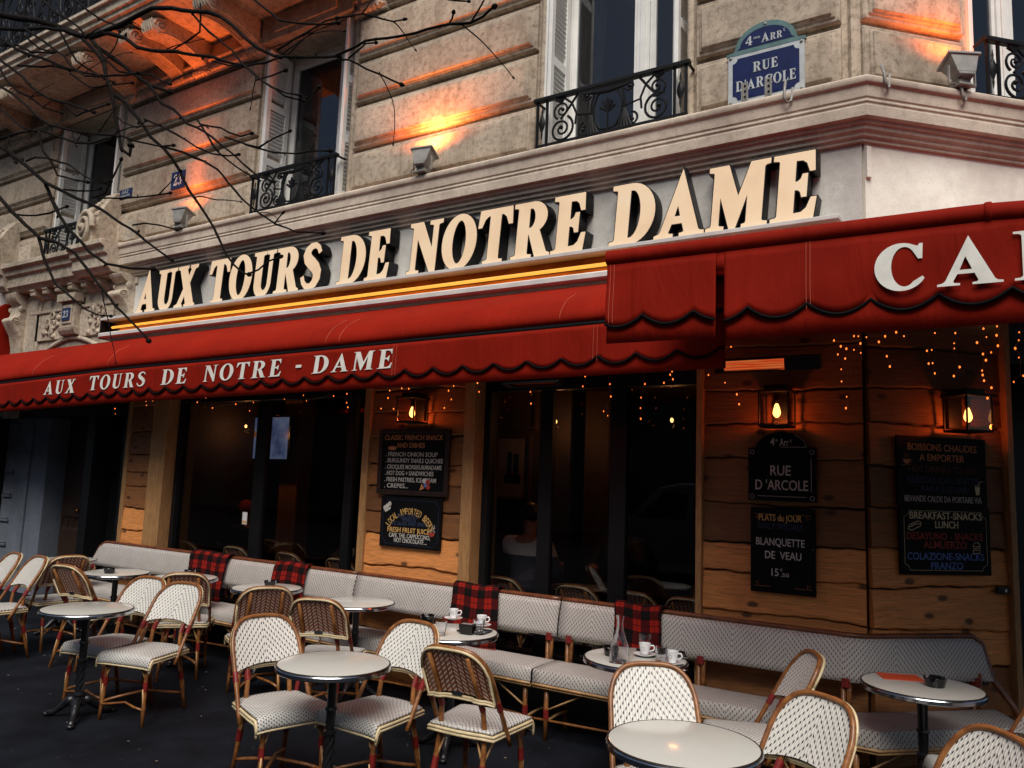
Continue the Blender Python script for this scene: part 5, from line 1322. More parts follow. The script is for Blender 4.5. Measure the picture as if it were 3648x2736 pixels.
# ================================================================== RATTAN CHAIR
def yl(z): return -.06-(z-.40)*.56
def zt(x): return .70+.166*max(0, 1-(abs(x)/.2001)**3.6)**.5
chair0 = thing('cafe_chair', 'x', 'chair', (0, 0, 0), 0, 'rattan cafe chairs')
def panel(off, nx=18, nz=9):
    def f(u, v):
        t = -1+2*u; x = .190*t; zb = .600+.028*(1-t*t); z = zb+(zt(x*1.02)-.012-zb)*v
        return (x, yl(z)-.020*(1-t*t)+off, z)
    m = MB(); m.grid(f, nx, nz, lambda u, v, q: (q[0], q[2])); return m
def make_chair(root, kind=0):
    o = panel(.0).build('backrest', M['weave_white'], root, False, 1, 0, 0); 
    panel(-.014).build('backrest_rear', M['weave_back'], root, False, 1)
    # seat
    def sf(u, v):
        t = -1+2*u; s_ = v
        if s_ < .78:
            y = -.185+.375*s_/.78; z = .452+.012*(1-t*t)*sin(pi*min(1, s_/.78))**.6-.004
        else:
            a = (s_-.78)/.22*pi*.55; y = .19+.022*sin(a); z = .448-.03*(1-cos(a))-.028*((s_-.78)/.22)
        wd = .185+.032*min(1, s_/.7); 
        yb = -.025*(1-t*t) if s_ < .2 else 0
        return (wd*t, y+yb*(1-s_/.2 if s_ < .2 else 0), z-.006*t**6)
    m = MB(); m.grid(sf, 18, 20, lambda u, v, q: (-.21+.42*u, .50*v)); m.build('seat', M['weave_seat'], root, False, 1, 0, .012)
    m = MB()
    for dz_ in (0, -.016):
        p = [sf(1, v) for v in (1, .93, .86, .78, .6, .4, .2, 0)]+[sf(u, 0) for u in (.85, .7, .5, .3, .15)]+[sf(0, v) for v in (0, .2, .4, .6, .78, .86, .93, 1)]
        m.tube([(x*1.03, y-(.006 if y < -.15 else 0), z-.014+dz_) for x, y, z in p], .0085, 6)
    p = [sf(u/10, 1) for u in range(11)]; m.tube([(x*1.02, y+.002, z-.006) for x, y, z in p], .007, 6)
    m.build('seat_trim', M['cane'], root, False, 1)
    # hoop
    hp = []
    for i in range(41):
        a = -1+2*i/40
        if abs(a) < .62:
            th = a/.62*pi/2; x = .2*math.copysign(abs(sin(th))**.72, th); z = zt(x) if abs(th) < pi/2-.02 else .70
        else:
            x = math.copysign(.2+.010*(abs(a)-.62)/.38, a); z = .70-.34*(abs(a)-.62)/.38
        hp.append((x, yl(z)-.020*(1-min(1, abs(x)/.2)**2)+.002, z))
    m = MB(); m.tube(hp, .0125, 8); m.build('back_hoop', M['rattan'], root, False, 1)
    rim = []
    for i in range(31):
        x = -.197+.394*i/30; z = zt(x)-.004; rim.append((x, yl(z)-.020*(1-(x/.2)**2)-.022, z))
    low = [(x, yl(.592+.02*(1-(x/.2)**2))-.020*(1-(x/.2)**2)-.026-(.014 if abs(abs(x)-.118) < .02 else 0), .592+.02*(1-(x/.2)**2)) for x in [.2-.4*i/24 for i in range(25)]]
    m = MB(); m.tube(rim+low+[rim[0]], .0075, 6); m.tube([(x, y-.004, z-.011) for x, y, z in low], .006, 6); m.build('back_rim', M['cane'], root, False, 1)
    tg = MB(); tg.box(-.03, .03, yl(.635)-.047, yl(.635)-.043, .618, .636); tg.build('name_tag', M['chrome'], root)
    # legs
    for sx in (-1, 1):
        m = MB(); m.tube([(sx*.165, .165, .445), (sx*.168, .17, .30), (sx*.176, .18, .12), (sx*.182, .186, 0)], [.014, .014, .0132, .012], 8); m.build('leg', M['rattan'], root, False, 1)
        yb = yl(.83)-.04
        m = MB(); m.tube([(sx*.112, yb, .83), (sx*.116, yl(.65)-.036, .65), (sx*.122, yl(.55)-.034, .55), (sx*.13, -.168, .45), (sx*.135, -.175, .36), (sx*.142, -.215, .16), (sx*.15, -.255, 0)], [.012, .013, .0135, .0145, .0145, .0135, .012], 8); m.build('leg', M['rattan'], root, False, 1)
    m = MB()                                         # thin braces
    for sx in (-1, 1):
        fx, fy = sx*.170, .173
        m.tube([(fx, fy, .235), (fx-sx*.012, fy, .31), (fx-sx*.05, fy, .375), (fx-sx*.085, fy+.012, .432)], .0062, 6)
        m.tube([(fx, fy, .235), (fx, fy-.012, .31), (fx+sx*.004, fy-.05, .375), (fx+sx*.014, fy-.09, .436)], .0062, 6)
        m.tube([(fx+.006, fy+.014, .24), (fx+sx*.01, fy+.014, .10)], .006, 6)
        rx, ry = sx*.139, -.196
        m.tube([(rx, ry, .235), (rx-sx*.012, ry+.012, .31), (rx-sx*.04, ry+.02, .38), (rx-sx*.07, ry+.02, .44)], .0062, 6)
        m.tube([(rx, ry, .235), (rx, ry+.03, .31), (rx+sx*.02, ry+.07, .38), (rx+sx*.05, ry+.12, .44)], .0062, 6)
        m.tube([(rx-.006, ry-.012, .24), (rx+sx*.006, ry-.05, .08)], .006, 6)
    m.build('brace', M['cane_thin'], root, False, 1)
    m = MB()                                         # crossed stretchers
    m.tube([(-.178, .182, .115), (-.12, .12, .135), (0, .0, .155), (.10, -.14, .135), (.146, -.226, .115)], .0095, 7)
    m.tube([(.178, .182, .122), (.12, .12, .142), (0, -.02, .172), (-.10, -.14, .142), (-.146, -.226, .122)], .0095, 7)
    m.tube([(-.181, .186, .105), (-.1, .185, .118), (0, .16, .132), (.1, .185, .118), (.181, .186, .105)], .0075, 7)
    m.build('stretcher', M['rattan'], root, False, 1)
    m = MB()
    for sx in (-1, 1):
        m.tube([(sx*.1695, .1715, .285), (sx*.172, .174, .225)], .0168, 9)
        m.tube([(sx*.1375, -.188, .285), (sx*.140, -.203, .225)], .0172, 9)
        m.tube([(sx*.119, yl(.595)-.036, .595), (sx*.122, yl(.55)-.034, .545)], .0162, 9)
        m.tube([(sx*.2015, yl(.60), .60), (sx*.203, yl(.55), .55)], .0157, 9)
    m.build('binding', M['binding'], root, False, 40)
make_chair(chair0)
seat = lambda px_, py_: at_z(px_, py_, .46)
CH_ = [
    (-2.45, 3.63, 95, 'rattan chair seen from behind, back to the street, right of the middle round table'),
    (-5.16, 3.47, 284, 'white-backed rattan chair, nearer of the overlapping pair right of the left round table'),
    (-5.62, 3.47, 280, 'white-backed rattan chair, farther of the overlapping pair right of the left round table'),
    (-3.46, 3.17, 343, 'white-backed rattan chair on the left side of the middle round table, facing right'),
    (-3.0, 3.42, 268, 'white-backed rattan chair tucked behind the middle round table, seat toward the street'),
    (-1.31, 3.38, 304, 'white-backed rattan chair directly behind the big round table at bottom right'),
    (-.86, 3.30, 240, 'white-backed rattan chair right of the big round table at bottom right'),
    (-.31, 3.26, 222, 'white-backed rattan chair cut off by the bottom right corner'),
    (-1.21, 4.33, 208, 'reddish rattan chair turned sideways in front of the corner bench'),
    (-.16, 4.42, 195, 'rattan chair at the right edge whose seat points left under the corner table'),
    (-7.79, 4.20, 171, 'rattan chair seen from behind at the farthest table on the left'),
    (-6.86, 4.06, 100, 'rattan chair with its brown back turned to the left round table, tilted away'),
    (-5.99, 4.35, 139, 'rattan chair seen from behind, half hidden by the overlapping pair of white chairs'),
    (-4.96, 4.27, 146, 'rattan chair seen from behind, above the white chair left of the middle table'),
    (-4.19, 4.25, 116, 'rattan chair seen from behind, with its back just above the middle round table'),
    (-7.60, 3.60, 264, 'white-backed rattan chair at the left edge, the right one of two cut by the frame'),
    (-8.02, 3.58, 262, 'white-backed rattan chair at the left edge, mostly outside the frame'),
]
CH_IN = [(-8.05, 90, 'dim rattan chair inside, farthest left behind the television window'), (-7.19, 92, 'dim rattan chair inside, just above the first tartan blanket'), (-6.34, 88, 'dim rattan chair inside, right of the mullion in the television window'), (-5.62, 90, 'dim rattan chair inside, at the right end of the television window'),
         (-3.72, 90, 'dim rattan chair inside under the seated man'), (-3.00, 88, 'dim rattan chair inside, right of the seated man behind the glass'), (-2.52, 91, 'dim rattan chair inside behind the right-hand mullion'), (-2.05, 87, 'dim rattan chair inside by the left post of the right pier')]
for i, (x, y, a, lab) in enumerate(CH_):
    if i == 0:
        chair0.location = (x, y, 0); chair0.rotation_euler = (0, 0, R(a-90)); chair0['label'] = lab
    else: dup(chair0, (x, y, 0), R(a-90), lab)
for x, a, lab in CH_IN: dup(chair0, (x, 6.08, .03), R(a-90), lab, 'rattan chairs inside behind the glass')

# ================================================================== ROUND TABLES
table0 = thing('cafe_table', 'x', 'table', (0, 0, 0), 0, 'round bistro tables')
RT = .292
m = MB(); m.lathe([(.001, .733), (RT-.012, .733), (RT-.004, .731)], (0, 0, 0), 56); m.lathe([(.001, .708), (RT-.01, .708)], (0, 0, 0), 56); m.build('table_top', M['laminate'], table0, False, 30)
m = MB(); m.lathe([(RT-.006, .7325), (RT, .732), (RT+.003, .729), (RT+.003, .726)], (0, 0, 0), 56); m.build('edge_trim', M['laminate_edge'], table0, False, 1)
m = MB(); m.lathe([(RT+.003, .726), (RT+.0055, .722), (RT+.0055, .705), (RT+.003, .702), (RT-.02, .701)], (0, 0, 0), 56); m.build('edge_band', M['chrome'], table0, False, 30)
m = MB(); prof_ = [(.10, .705), (.10, .69), (.03, .685), (.026, .66), (.024, .52), (.030, .515), (.033, .50), (.026, .495), (.024, .42), (.022, .40), (.034, .395), (.034, .38), (.024, .375), (.025, .18), (.038, .175), (.040, .16), (.032, .15), (.046, .12), (.05, .10), (.038, .085)]
m.lathe(prof_, (0, 0, 0), 16)
for q in range(6):                                   # twisted reeding
    m.tube([(.024*cos(q*pi/3+i*.35), .024*sin(q*pi/3+i*.35), .185+.185*i/10) for i in range(11)], .006, 5)
m.build('pedestal', M['cast_iron'], table0, False, 40)
for q in range(3):
    a = R(20+q*120); m = MB()
    m.tube([(.03*cos(a), .03*sin(a), .125), (.075*cos(a), .075*sin(a), .115), (.13*cos(a), .13*sin(a), .065), (.18*cos(a), .18*sin(a), .03), (.225*cos(a), .225*sin(a), .018)], [.032, .030, .022, .017, .022], 8)
    m.sphere((.235*cos(a), .235*sin(a), .016), .026, 10, 6, (1, 1, .6)); m.sphere((.10*cos(a), .10*sin(a), .10), .022, 8, 5)
    m.build('foot', M['cast_iron'], table0, False, 1)
TB = [(-3.03, 3.12, 0, 'round cream table with chrome edge between four chairs at bottom centre'),
      (-5.43, 3.17, 62, 'round cream table with a black iron foot standing alone on the left'),
      (-1.11, 3.06, 30, 'large empty round cream table at the bottom right'),
      (-.44, 4.76, 10, 'round table by the corner bench carrying an orange-red menu'),
      (-3.09, 4.24, 40, 'round table with two cups, a glass and a black tray before a blanket'),
      (-1.86, 4.33, 15, 'round table with a water carafe, cups and a tray'),
      (-7.11, 4.39, 20, 'round table with an ashtray in front of the left end of the bench'),
      (-6.42, 4.62, 50, 'round table with an ashtray hidden behind the brown chair back'),
      (-5.42, 4.72, 35, 'round pinkish table with an ashtray in front of the second blanket'),
      (-4.36, 4.70, 25, 'round pinkish table with nothing on it by the middle pier'),
      (-8.39, 4.61, 15, 'round table farthest left, in front of the doorway')]
for i, (x, y, a, lab) in enumerate(TB):
    if i == 0: table0.location = (x, y, 0); table0['label'] = lab
    else: dup(table0, (x, y, 0), R(a), lab)
dup(table0, (-3.45, 6.62, .03), 0, 'dim round table inside between the two seated people', 'round bistro tables')

# ================================================================== BENCHES
YB, YF, ZS, ZB0, ZB1 = 5.14, 4.78, .45, .615, .872
def bench(label, x0, x1, yaw_=0.0, left_round=False, corner=False, sh=0.0):
    t = thing('cafe_bench', label, 'bench', (x0, YB, 0), yaw_, 'woven rattan benches along the wall')
    L = x1-x0
    fr = [(0, 0)]; 
    # local path of back (s, y) and front
    if corner:
        c0 = CN.x-x0-.03; e = .92
        back = [(0, 0), (c0, 0), (c0+e*.7071, e*.7071)]
        front = [(0, -.36), (c0+.15, -.36), (c0+.15+.92*.7071, -.36+.92*.7071)]
    else:
        back = [(0, 0), (L, 0)]; front = [(0, -.36), (L, -.36)]
    def along(path, s_):
        tot = [0]
        for a, b in zip(path, path[1:]): tot.append(tot[-1]+math.hypot(b[0]-a[0], b[1]-a[1]))
        d = s_*tot[-1]
        for i in range(len(path)-1):
            if d <= tot[i+1]+1e-9:
                f = (d-tot[i])/(tot[i+1]-tot[i]); return (path[i][0]+(path[i+1][0]-path[i][0])*f, path[i][1]+(path[i+1][1]-path[i][1])*f), d
        return path[-1], tot[-1]
    total = sum(math.hypot(b[0]-a[0], b[1]-a[1]) for a, b in zip(back, back[1:]))
    N = 40 if corner else 24
    def crv(s_):                                     # lower the back at rounded free ends
        d = s_*total; r_ = .22
        dl = 0
        if left_round and d < r_: dl = 1-sqrt(max(0, 1-(1-d/r_)**2))
        if corner and total-d < .16: dl = 1-sqrt(max(0, 1-(1-(total-d)/.16)**2))
        return dl
    def top(s_): return ZB1-(ZB1-ZB0)*crv(s_)*.98
    m = MB()
    def bf(u, v):
        (x, y), d = along(back, u); z = ZB0+(top(u)-.014-ZB0)*v
        return (x, y-.02+.05*(z-ZB0)/(ZB1-ZB0)-(.012*sin(pi*v)), z)
    m.grid(bf, N, 6, lambda u, v, q: (u*total+sh, q[2])); m.build('backrest', M['weave_bench'], t, False, 1, 0, .02)
    m = MB(); pts = []
    for i in range(N+1):
        u = i/N; (x, y), d = along(back, u); z = top(u); pts.append((x, y-.02+.05*(z-ZB0)/(ZB1-ZB0)+.004, z))
    if corner: pts += [(pts[-1][0]+.10, pts[-1][1]+.10-.16, .50), (pts[-1][0]+.14, pts[-1][1]+.14-.22, .42)]
    m.tube(pts, .018, 8); m.build('top_rail', M['rattan_dark'], t, False, 1)
    m = MB()
    def sf(u, v):
        (bx, by), _ = along(back, u); (fx, fy), _ = along(front, u)
        if v < .72: f = v/.72; return (bx+(fx-bx)*f, by-.03+(fy-by+.03)*f, ZS+.004*sin(pi*f))
        f = (v-.72)/.28; n_ = (fx-bx, fy-by); l = math.hypot(*n_)
        o = .010*sin(min(1, f*2)*pi/2)
        return (fx+n_[0]/l*o, fy+n_[1]/l*o, ZS-.088*f)
    m.grid(sf, N, 18, lambda u, v, q: (u*total+sh, -(v/.72*.36 if v < .72 else .36+(v-.72)/.28*.09))); m.build('seat', M['weave_bench'], t, False, 30, 0, .01)
    m = MB(); pts = [tuple(Vector(sf(i/N, 1))+Vector((0, -.003, -.004))) for i in range(N+1)]; m.tube(pts, .009, 6); m.tube([tuple(Vector(p)+Vector((0, 0.01, -.016))) for p in pts], .010, 6); m.build('seat_trim', M['cane_thin'], t, False, 1)
    us = (.035, .965) if not corner else (.03, .36, .66, .96)
    if not corner and L > 1.5: us = (.03, .5, .97)
    for u in us:
        (bx, by), _ = along(back, u); (fx, fy), _ = along(front, u)
        m = MB(); m.tube([(bx-.016, by-.01, .66), (bx-.016, by-.02, .0)], .0145, 8); m.tube([(bx+.016, by-.01, .66), (bx+.016, by-.02, .40)], .0145, 8); m.build('leg', M['rattan'], t, False, 1)
        fy += .03
        m = MB(); m.tube([(fx, fy, .37), (fx, fy-.005, .0)], [.017, .015], 8); m.build('leg', M['rattan'], t, False, 1)
        m = MB(); m.tube([(bx, by-.012, .635), (bx, by-.013, .585)], .030, 8); m.tube([(fx, fy, .20), (fx, fy, .14)], .020, 8); m.build('binding', M['binding'], t, False, 40)
        m = MB()
        for sd_ in (-1, 1):
            if not (0 < u+sd_*.08 < 1): continue
            (gx, gy), _ = along(front, min(.99, u+sd_*.30/total*1.0))
            m.tube([(fx, fy, .19), (fx+(gx-fx)*.3, fy+(gy+.03-fy)*.3, .24), (gx, gy+.03, .355)], .007, 6)
        m.tube([(fx, fy, .12), ((fx+bx)/2, (fy+by)/2, .13), (bx, by-.02, .12)], .009, 6)
        m.build('brace', M['cane_thin'], t, False, 1)
    m = MB(); m.tube([tuple((along(front, i/10)[0][0], along(front, i/10)[0][1]+.03+.10*sin(pi*i/10), .125)) for i in range(11)], .009, 6); m.build('stretcher', M['rattan'], t, False, 1)
    return t
bench('woven bench with a rounded left end, in front of the left timber pier', -8.80, -6.80, 0, True, False, .1)
bench('woven bench between the two left tartan blankets and the middle pier', -6.79, -4.81, 0, False, False, .3)
bench('woven bench in front of the middle timber pier, left of the third tartan blanket', -4.795, -2.81, 0, False, False, .05)
bench('woven corner bench that turns with the wall below the right pier', -2.795, CN.x, 0, False, True, .2)

# tartan blankets over the bench backs
def blanket(label, x0, x1, seed):
    rg = random.Random(seed)
    t = thing('blanket', label, 'blanket', ((x0+x1)/2, YB, .6), 0, 'tartan blankets over the bench backs')
    a, b = rg.uniform(0, 6), rg.uniform(0, 6)
    prof_ = [(YB+.075, .62), (YB+.065, .75), (YB+.055, .86), (YB+.045, .895), (YB+.015, .908), (YB-.02, .895), (YB-.038, .86), (YB-.052, .76), (YB-.072, .66), (YB-.080, .56), (YB-.082, .47)]
    acc = [0]
    for p, q in zip(prof_, prof_[1:]): acc.append(acc[-1]+math.hypot(q[0]-p[0], q[1]-p[1]))
    def f(u, v):
        tt = v*(len(prof_)-1); i = min(int(tt), len(prof_)-2); g = tt-i
        y = prof_[i][0]*(1-g)+prof_[i+1][0]*g; z = prof_[i][1]*(1-g)+prof_[i+1][1]*g
        x = x0+(x1-x0)*u+.014*sin(v*5+a)*(u-.5)*2+.01*sin(v*9+b)
        return (x, y-.008*sin(u*9+a)*max(0, v-.45)*2, z+.006*sin(u*7+b))
    m = MB(); m.grid(f, 24, 30, lambda u, v, q: (u*(x1-x0)+seed*.031, v*acc[-1]))
    o = m.build('cloth', M['plaid'], t, True, 1, 0, .012)
    m = MB()
    for i in range(30):
        u = i/29; p = f(u, 1); m.tube([p, (p[0]+.004*sin(i*3), p[1]-.003, p[2]-.03)], .0025, 4)
    m.build('fringe', M['red_cloth'], t, True)
blanket('red and black tartan blanket on the farthest left bench back', -7.0, -6.45, 2)
blanket('red and black tartan blanket second from the left, behind the pinkish table', -5.77, -5.37, 5)
blanket('red and black tartan blanket behind the table with cups, next to the middle pier', -3.745, -3.30, 7)
blanket('red and black tartan blanket behind the water carafe', -2.36, -2.00, 4)

# ================================================================== ON THE TABLES
ZT_ = .7335
def cup(label, x, y, rz):
    t = thing('coffee_cup', label, 'cup', (x, y, ZT_+.012), rz, 'white espresso cups')
    m = MB(); m.lathe([(.001, .0), (.020, 0), (.021, .003), (.026, .02), (.033, .05), (.0345, .062), (.0315, .062), (.030, .05), (.022, .02), (.001, .012)], (0, 0, 0), 24); m.build('cup_body', M['porcelain'], t, False, 40)
    m = MB(); m.tube([(.031, 0, .050), (.050, 0, .054), (.058, 0, .042), (.050, 0, .026), (.027, 0, .020)], .0045, 7); m.build('handle', M['porcelain'], t, False, 1)
    m = MB(); m.tube([(.0288*0-.0+.010*cos(a), -.0305-.0008, .034+.010*sin(a)) for a in [i*2*pi/14 for i in range(15)]], .0009, 4); m.build('ring_mark', M['grey_metal'], t)
    m = MB(); m.lathe([(.001, .05), (.0295, .05)], (0, 0, 0), 20); m.build('coffee', M['coffee'], t)
    s_ = thing('saucer', label.replace('espresso cup', 'saucer under the espresso cup'), 'saucer', (x, y, ZT_), rz, 'white saucers')
    m = MB(); m.lathe([(.001, .002), (.03, .002), (.036, .004), (.060, .013), (.064, .0155), (.060, .016), (.034, .008), (.001, .0075)], (0, 0, 0), 32); m.build('dish', M['porcelain'], s_, False, 40)
def tumbler(label, x, y, z=ZT_, h=.088, r0=.026, r1=.036):
    t = thing('tumbler', label, 'glass', (x, y, z), 0, 'water glasses')
    def ring(r_, z): return [((r_*(1+.03*cos(9*a)))*cos(a), (r_*(1+.03*cos(9*a)))*sin(a), z) for a in [k_*2*pi/36 for k_ in range(36)]]
    m = MB(); m.rings([ring(r0, 0), ring(r0+.002, .02), ring(r1, h*.75), ring(r1+.001, h), ring(r1-.002, h), ring(r1-.004, h*.75), ring(r0-.002, .022), ring(r0-.006, .014)], True, True, True); m.build('glass_body', M['clear'], t, False, 40)
def ashtray(label, x, y, z=ZT_, r_=.052):
    t = thing('ashtray', label, 'ashtray', (x, y, z), R(20), 'black ashtrays')
    m = MB(); n = 36
    def ring(rr, z, dip=0): return [(rr*cos(a), rr*sin(a), z-(dip if (k_ % 12) in (0, 1, 11) else 0)) for k_, a in [(k_, k_*2*pi/n) for k_ in range(n)]]
    m.rings([ring(r_*.78, 0), ring(r_*.85, .01), ring(r_, .045, .014), ring(r_-.002, .048, .016), ring(r_-.007, .047, .016), ring(r_*.76, .012), ring(r_*.7, .010)], True, True, True); m.build('bowl', M['black_plastic'], t, False, 40)
def pos(px_, z=ZT_): p = at_z(px_[0], px_[1], z); return p.x, p.y
# table with two cups
cup('white espresso cup beside the black ashtray on the cups table', *pos(BM(765, 685)), R(20))
cup('white espresso cup behind the glass on the cups table', *pos(BM(950, 730)), R(10))
ashtray('black ashtray left of the cups on the cups table', *pos(BM(595, 700)))
tumbler('clear tumbler standing alone at the front of the cups table', *pos(BM(683, 790)))
tumbler('clear tumbler on the black tray of the cups table', *pos(BM(930, 785)), ZT_+.008)
def tray(label, x, y, rz, w_, d_):
    t = thing('serving_tray', label, 'tray', (x, y, ZT_), rz, 'black serving trays')
    m = MB(); m.frustum((-w_, w_, -d_, d_), .001, (-w_-.006, w_+.006, -d_-.006, d_+.006), .004); m.frustum((-w_-.006, w_+.006, -d_-.006, d_+.006), .004, (-w_-.012, w_+.012, -d_-.012, d_+.012), .010, True, False); m.build('tray', M['black_plastic'], t, False, 0, 0, .002)
    return t
x, y = pos(BM(905, 765)); tray('black tray under the glass on the cups table', x, y, R(8), .085, .06)
x, y = pos(BM(855, 780))
t = thing('bill_holder', 'black box-shaped bill holder on the tray of the cups table', 'bill holder', (x, y, ZT_+.006), R(10))
m = MB(); m.frustum((-.042, .042, -.03, .03), 0, (-.048, .048, -.034, .034), .058); m.build('box', M['black_plastic'], t, False, 0, .006)
m = MB(); m.box(-.02, .02, -.0345, -.0335, .02, .04) if False else m.frustum((-.036, .036, -.022, .022), .058, (-.03, .03, -.018, .018), .0585); m.build('recess', M['grey_metal'], t)
# table with carafe
x, y = pos(BM(1855, 965))
t = thing('carafe', 'clear glass water carafe with a narrow neck on the round table', 'carafe', (x, y, ZT_), R(8))
def sq(r_, z, p):                                    # rounded square turning into a circle
    o = []
    for k_ in range(40):
        a = k_*2*pi/40; c, s_ = cos(a), sin(a); q = (abs(c)**p+abs(s_)**p)**(-1/p); o.append((r_*q*c, r_*q*s_, z))
    return o
m = MB(); outer = [(.046, 0, 6), (.049, .006, 6), (.048, .05, 5), (.045, .09, 3.4), (.034, .13, 2.4), (.022, .17, 2), (.017, .20, 2), (.0175, .225, 2), (.023, .245, 2), (.0245, .252, 2)]
m.rings([sq(*a) for a in outer]+[sq(r_-.003, z, p) for r_, z, p in outer[::-1][:-2]]+[sq(.042, .012, 6)], True, True, True); m.build('glass_body', M['clear'], t, False, 40)
x, y = pos(BM(2130, 915)); tray('black tray under the cups on the carafe table', x, y, R(25), .13, .085)
cup('white espresso cup in front, handle right, on the carafe table', *pos(BM(2022, 925)), R(5))
cup('white espresso cup behind the tumbler on the carafe table', *pos(BR(-8, 942)), R(-5))
tumbler('clear tumbler between the two cups on the carafe table', *pos(BM(2130, 975)), ZT_+.004)
tumbler('dark reflecting tumbler behind the front cup on the carafe table', *pos(BM(2022, 882)), ZT_+.004)
ashtray('black ashtray hidden behind the water carafe', *pos(BM(1800, 920)), ZT_, .045)
x, y = pos(BM(2040, 995))
t = thing('cigarette_pack', 'black cigarette pack with a pale label lying at the front of the carafe table', 'cigarette pack', (x, y, ZT_), R(-8))
m = MB(); m.box(-.044, .044, -.028, .028, 0, .022); m.build('pack', M['black_plastic'], t, False, 0, .002)
m = MB(); m.box(.012, .040, -.0284, -.0281, .004, .018); m.box(.008, .04, -.02, .02, .0221, .0224); m.build('label_patch', M['jamb'], t)
t = thing('teaspoon', 'small steel teaspoon on the tray by the tumbler', 'spoon', (*pos(BR(18, 985)), ZT_+.006), R(30))
m = MB(); m.tube([(-.05, 0, .002), (0, 0, .004), (.03, 0, .003)], .002, 6); m.sphere((.042, 0, .003), .012, 10, 5, (1.3, .8, .25)); m.build('spoon', M['chrome'], t, False, 1)
# other ashtrays
ashtray('black ashtray on the table in front of the left bench end', *pos(BL(718, 380)))
ashtray('black ashtray on the half hidden table behind the brown chair back', *pos(BL(1245, 392)))
ashtray('black ashtray on the pinkish table in front of the second blanket', *pos(BL(1772, 465)))
ashtray('black notched ashtray beside the orange-red menu on the corner table', *pos(BR(1650, 1080)), ZT_, .056)
x, y = pos(BR(1430, 1022))
t = thing('menu_card', 'flat orange-red menu lying on the corner table', 'menu', (x, y, ZT_), R(24))
m = MB(); m.box(-.105, .105, -.075, .075, 0, .003); m.build('cover', M['menu_red'], t, False, 0, .0008)
m = MB(); m.box(-.09, .09, -.002, .002, .003, .0033); m.build('fold', M['red_cloth'], t)

# ================================================================== INSIDE THE CAFE
t = thing('television', 'television showing a bluish broadcast, seen through the left window across a mullion', 'television', (-8.3, 7.02, 1.9))
MB(frame(Vector((0, 7.0, 0)), Vector((1, 0, 0)), Vector((0, -1, 0)))).box(-8.86, -7.82, 1.86, 2.46, -.05, .0).build('case', M['black_plastic'], t, True, 0, .006)
MB(frame(Vector((0, 7.0, 0)), Vector((1, 0, 0)), Vector((0, -1, 0)))).box(-8.83, -7.85, 1.89, 2.43, .001, .004).build('screen', M['screen'], t, True)
for lab, x0, x1, z0, z1, hasart in (('framed pale print with dark blocks, hanging inside behind the seated man', -4.65, -4.22, 1.52, 2.20, True), ('dark framed picture hanging above the pale print', -4.72, -4.16, 2.26, 2.66, False)):
    t = thing('framed_picture', lab, 'picture', ((x0+x1)/2, 7.0, z0))
    F7 = frame(Vector((0, 7.05, 0)), Vector((1, 0, 0)), Vector((0, -1, 0)))
    m = MB(F7); m.box(x0, x0+.03, z0, z1, 0, .04); m.box(x1-.03, x1, z0, z1, 0, .04); m.box(x0+.03, x1-.03, z0, z0+.03, 0, .039); m.box(x0+.03, x1-.03, z1-.03, z1, 0, .039); m.build('frame', M['dark_wood'], t, True)
    MB(F7).box(x0+.02, x1-.02, z0+.02, z1-.02, .004, .012).build('paper', M['picture_paper'] if hasart else M['dark_wood'], t, True)
    if hasart:
        m = MB(F7); xm = (x0+x1)/2; m.box(xm-.08, xm-.025, z0+.22, z0+.50, .013, .015); m.box(xm+.0, xm+.06, z0+.22, z0+.48, .013, .015); m.box(xm-.11, xm+.09, z0+.17, z0+.26, .0125, .0145); m.build('print_shapes', M['board'], t, True)
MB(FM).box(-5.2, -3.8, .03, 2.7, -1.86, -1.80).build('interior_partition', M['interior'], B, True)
for lab, px_, Y in (('small glowing bulb pendant inside behind the brown column', MM(1437, 1110), 6.8), ('small glowing bulb pendant inside by the right mullion', MM(2200, 1100), 6.8), ('tiny glowing bulb pendant inside above the television', ML(1615, 1140), 6.6)):
    p = at_y(px_[0], px_[1], Y); t = thing('pendant_lamp', lab, 'lamp', tuple(p), 0, 'bulb pendants inside')
    m = MB(); m.sphere(tuple(p), .016, 10, 7, (1, 1, 1.3)); m.build('bulb', M['filament'], t, True, 1)
    m = MB(); m.tube([(p.x, p.y, p.z+.03), (p.x, p.y, 2.7)], .004, 5); m.build('cord', M['black_plastic'], t, True)
    ld = bpy.data.lights.new('pendant_light', 'POINT'); ld.energy = 4.0; ld.color = (1, .36, .11); ld.shadow_soft_size = .03
    lo = bpy.data.objects.new('pendant_light', ld); col.objects.link(lo); lo.parent = t; lo.matrix_parent_inverse = PM[t.name].inverted(); lo.location = p-Vector((0, 0, .06))

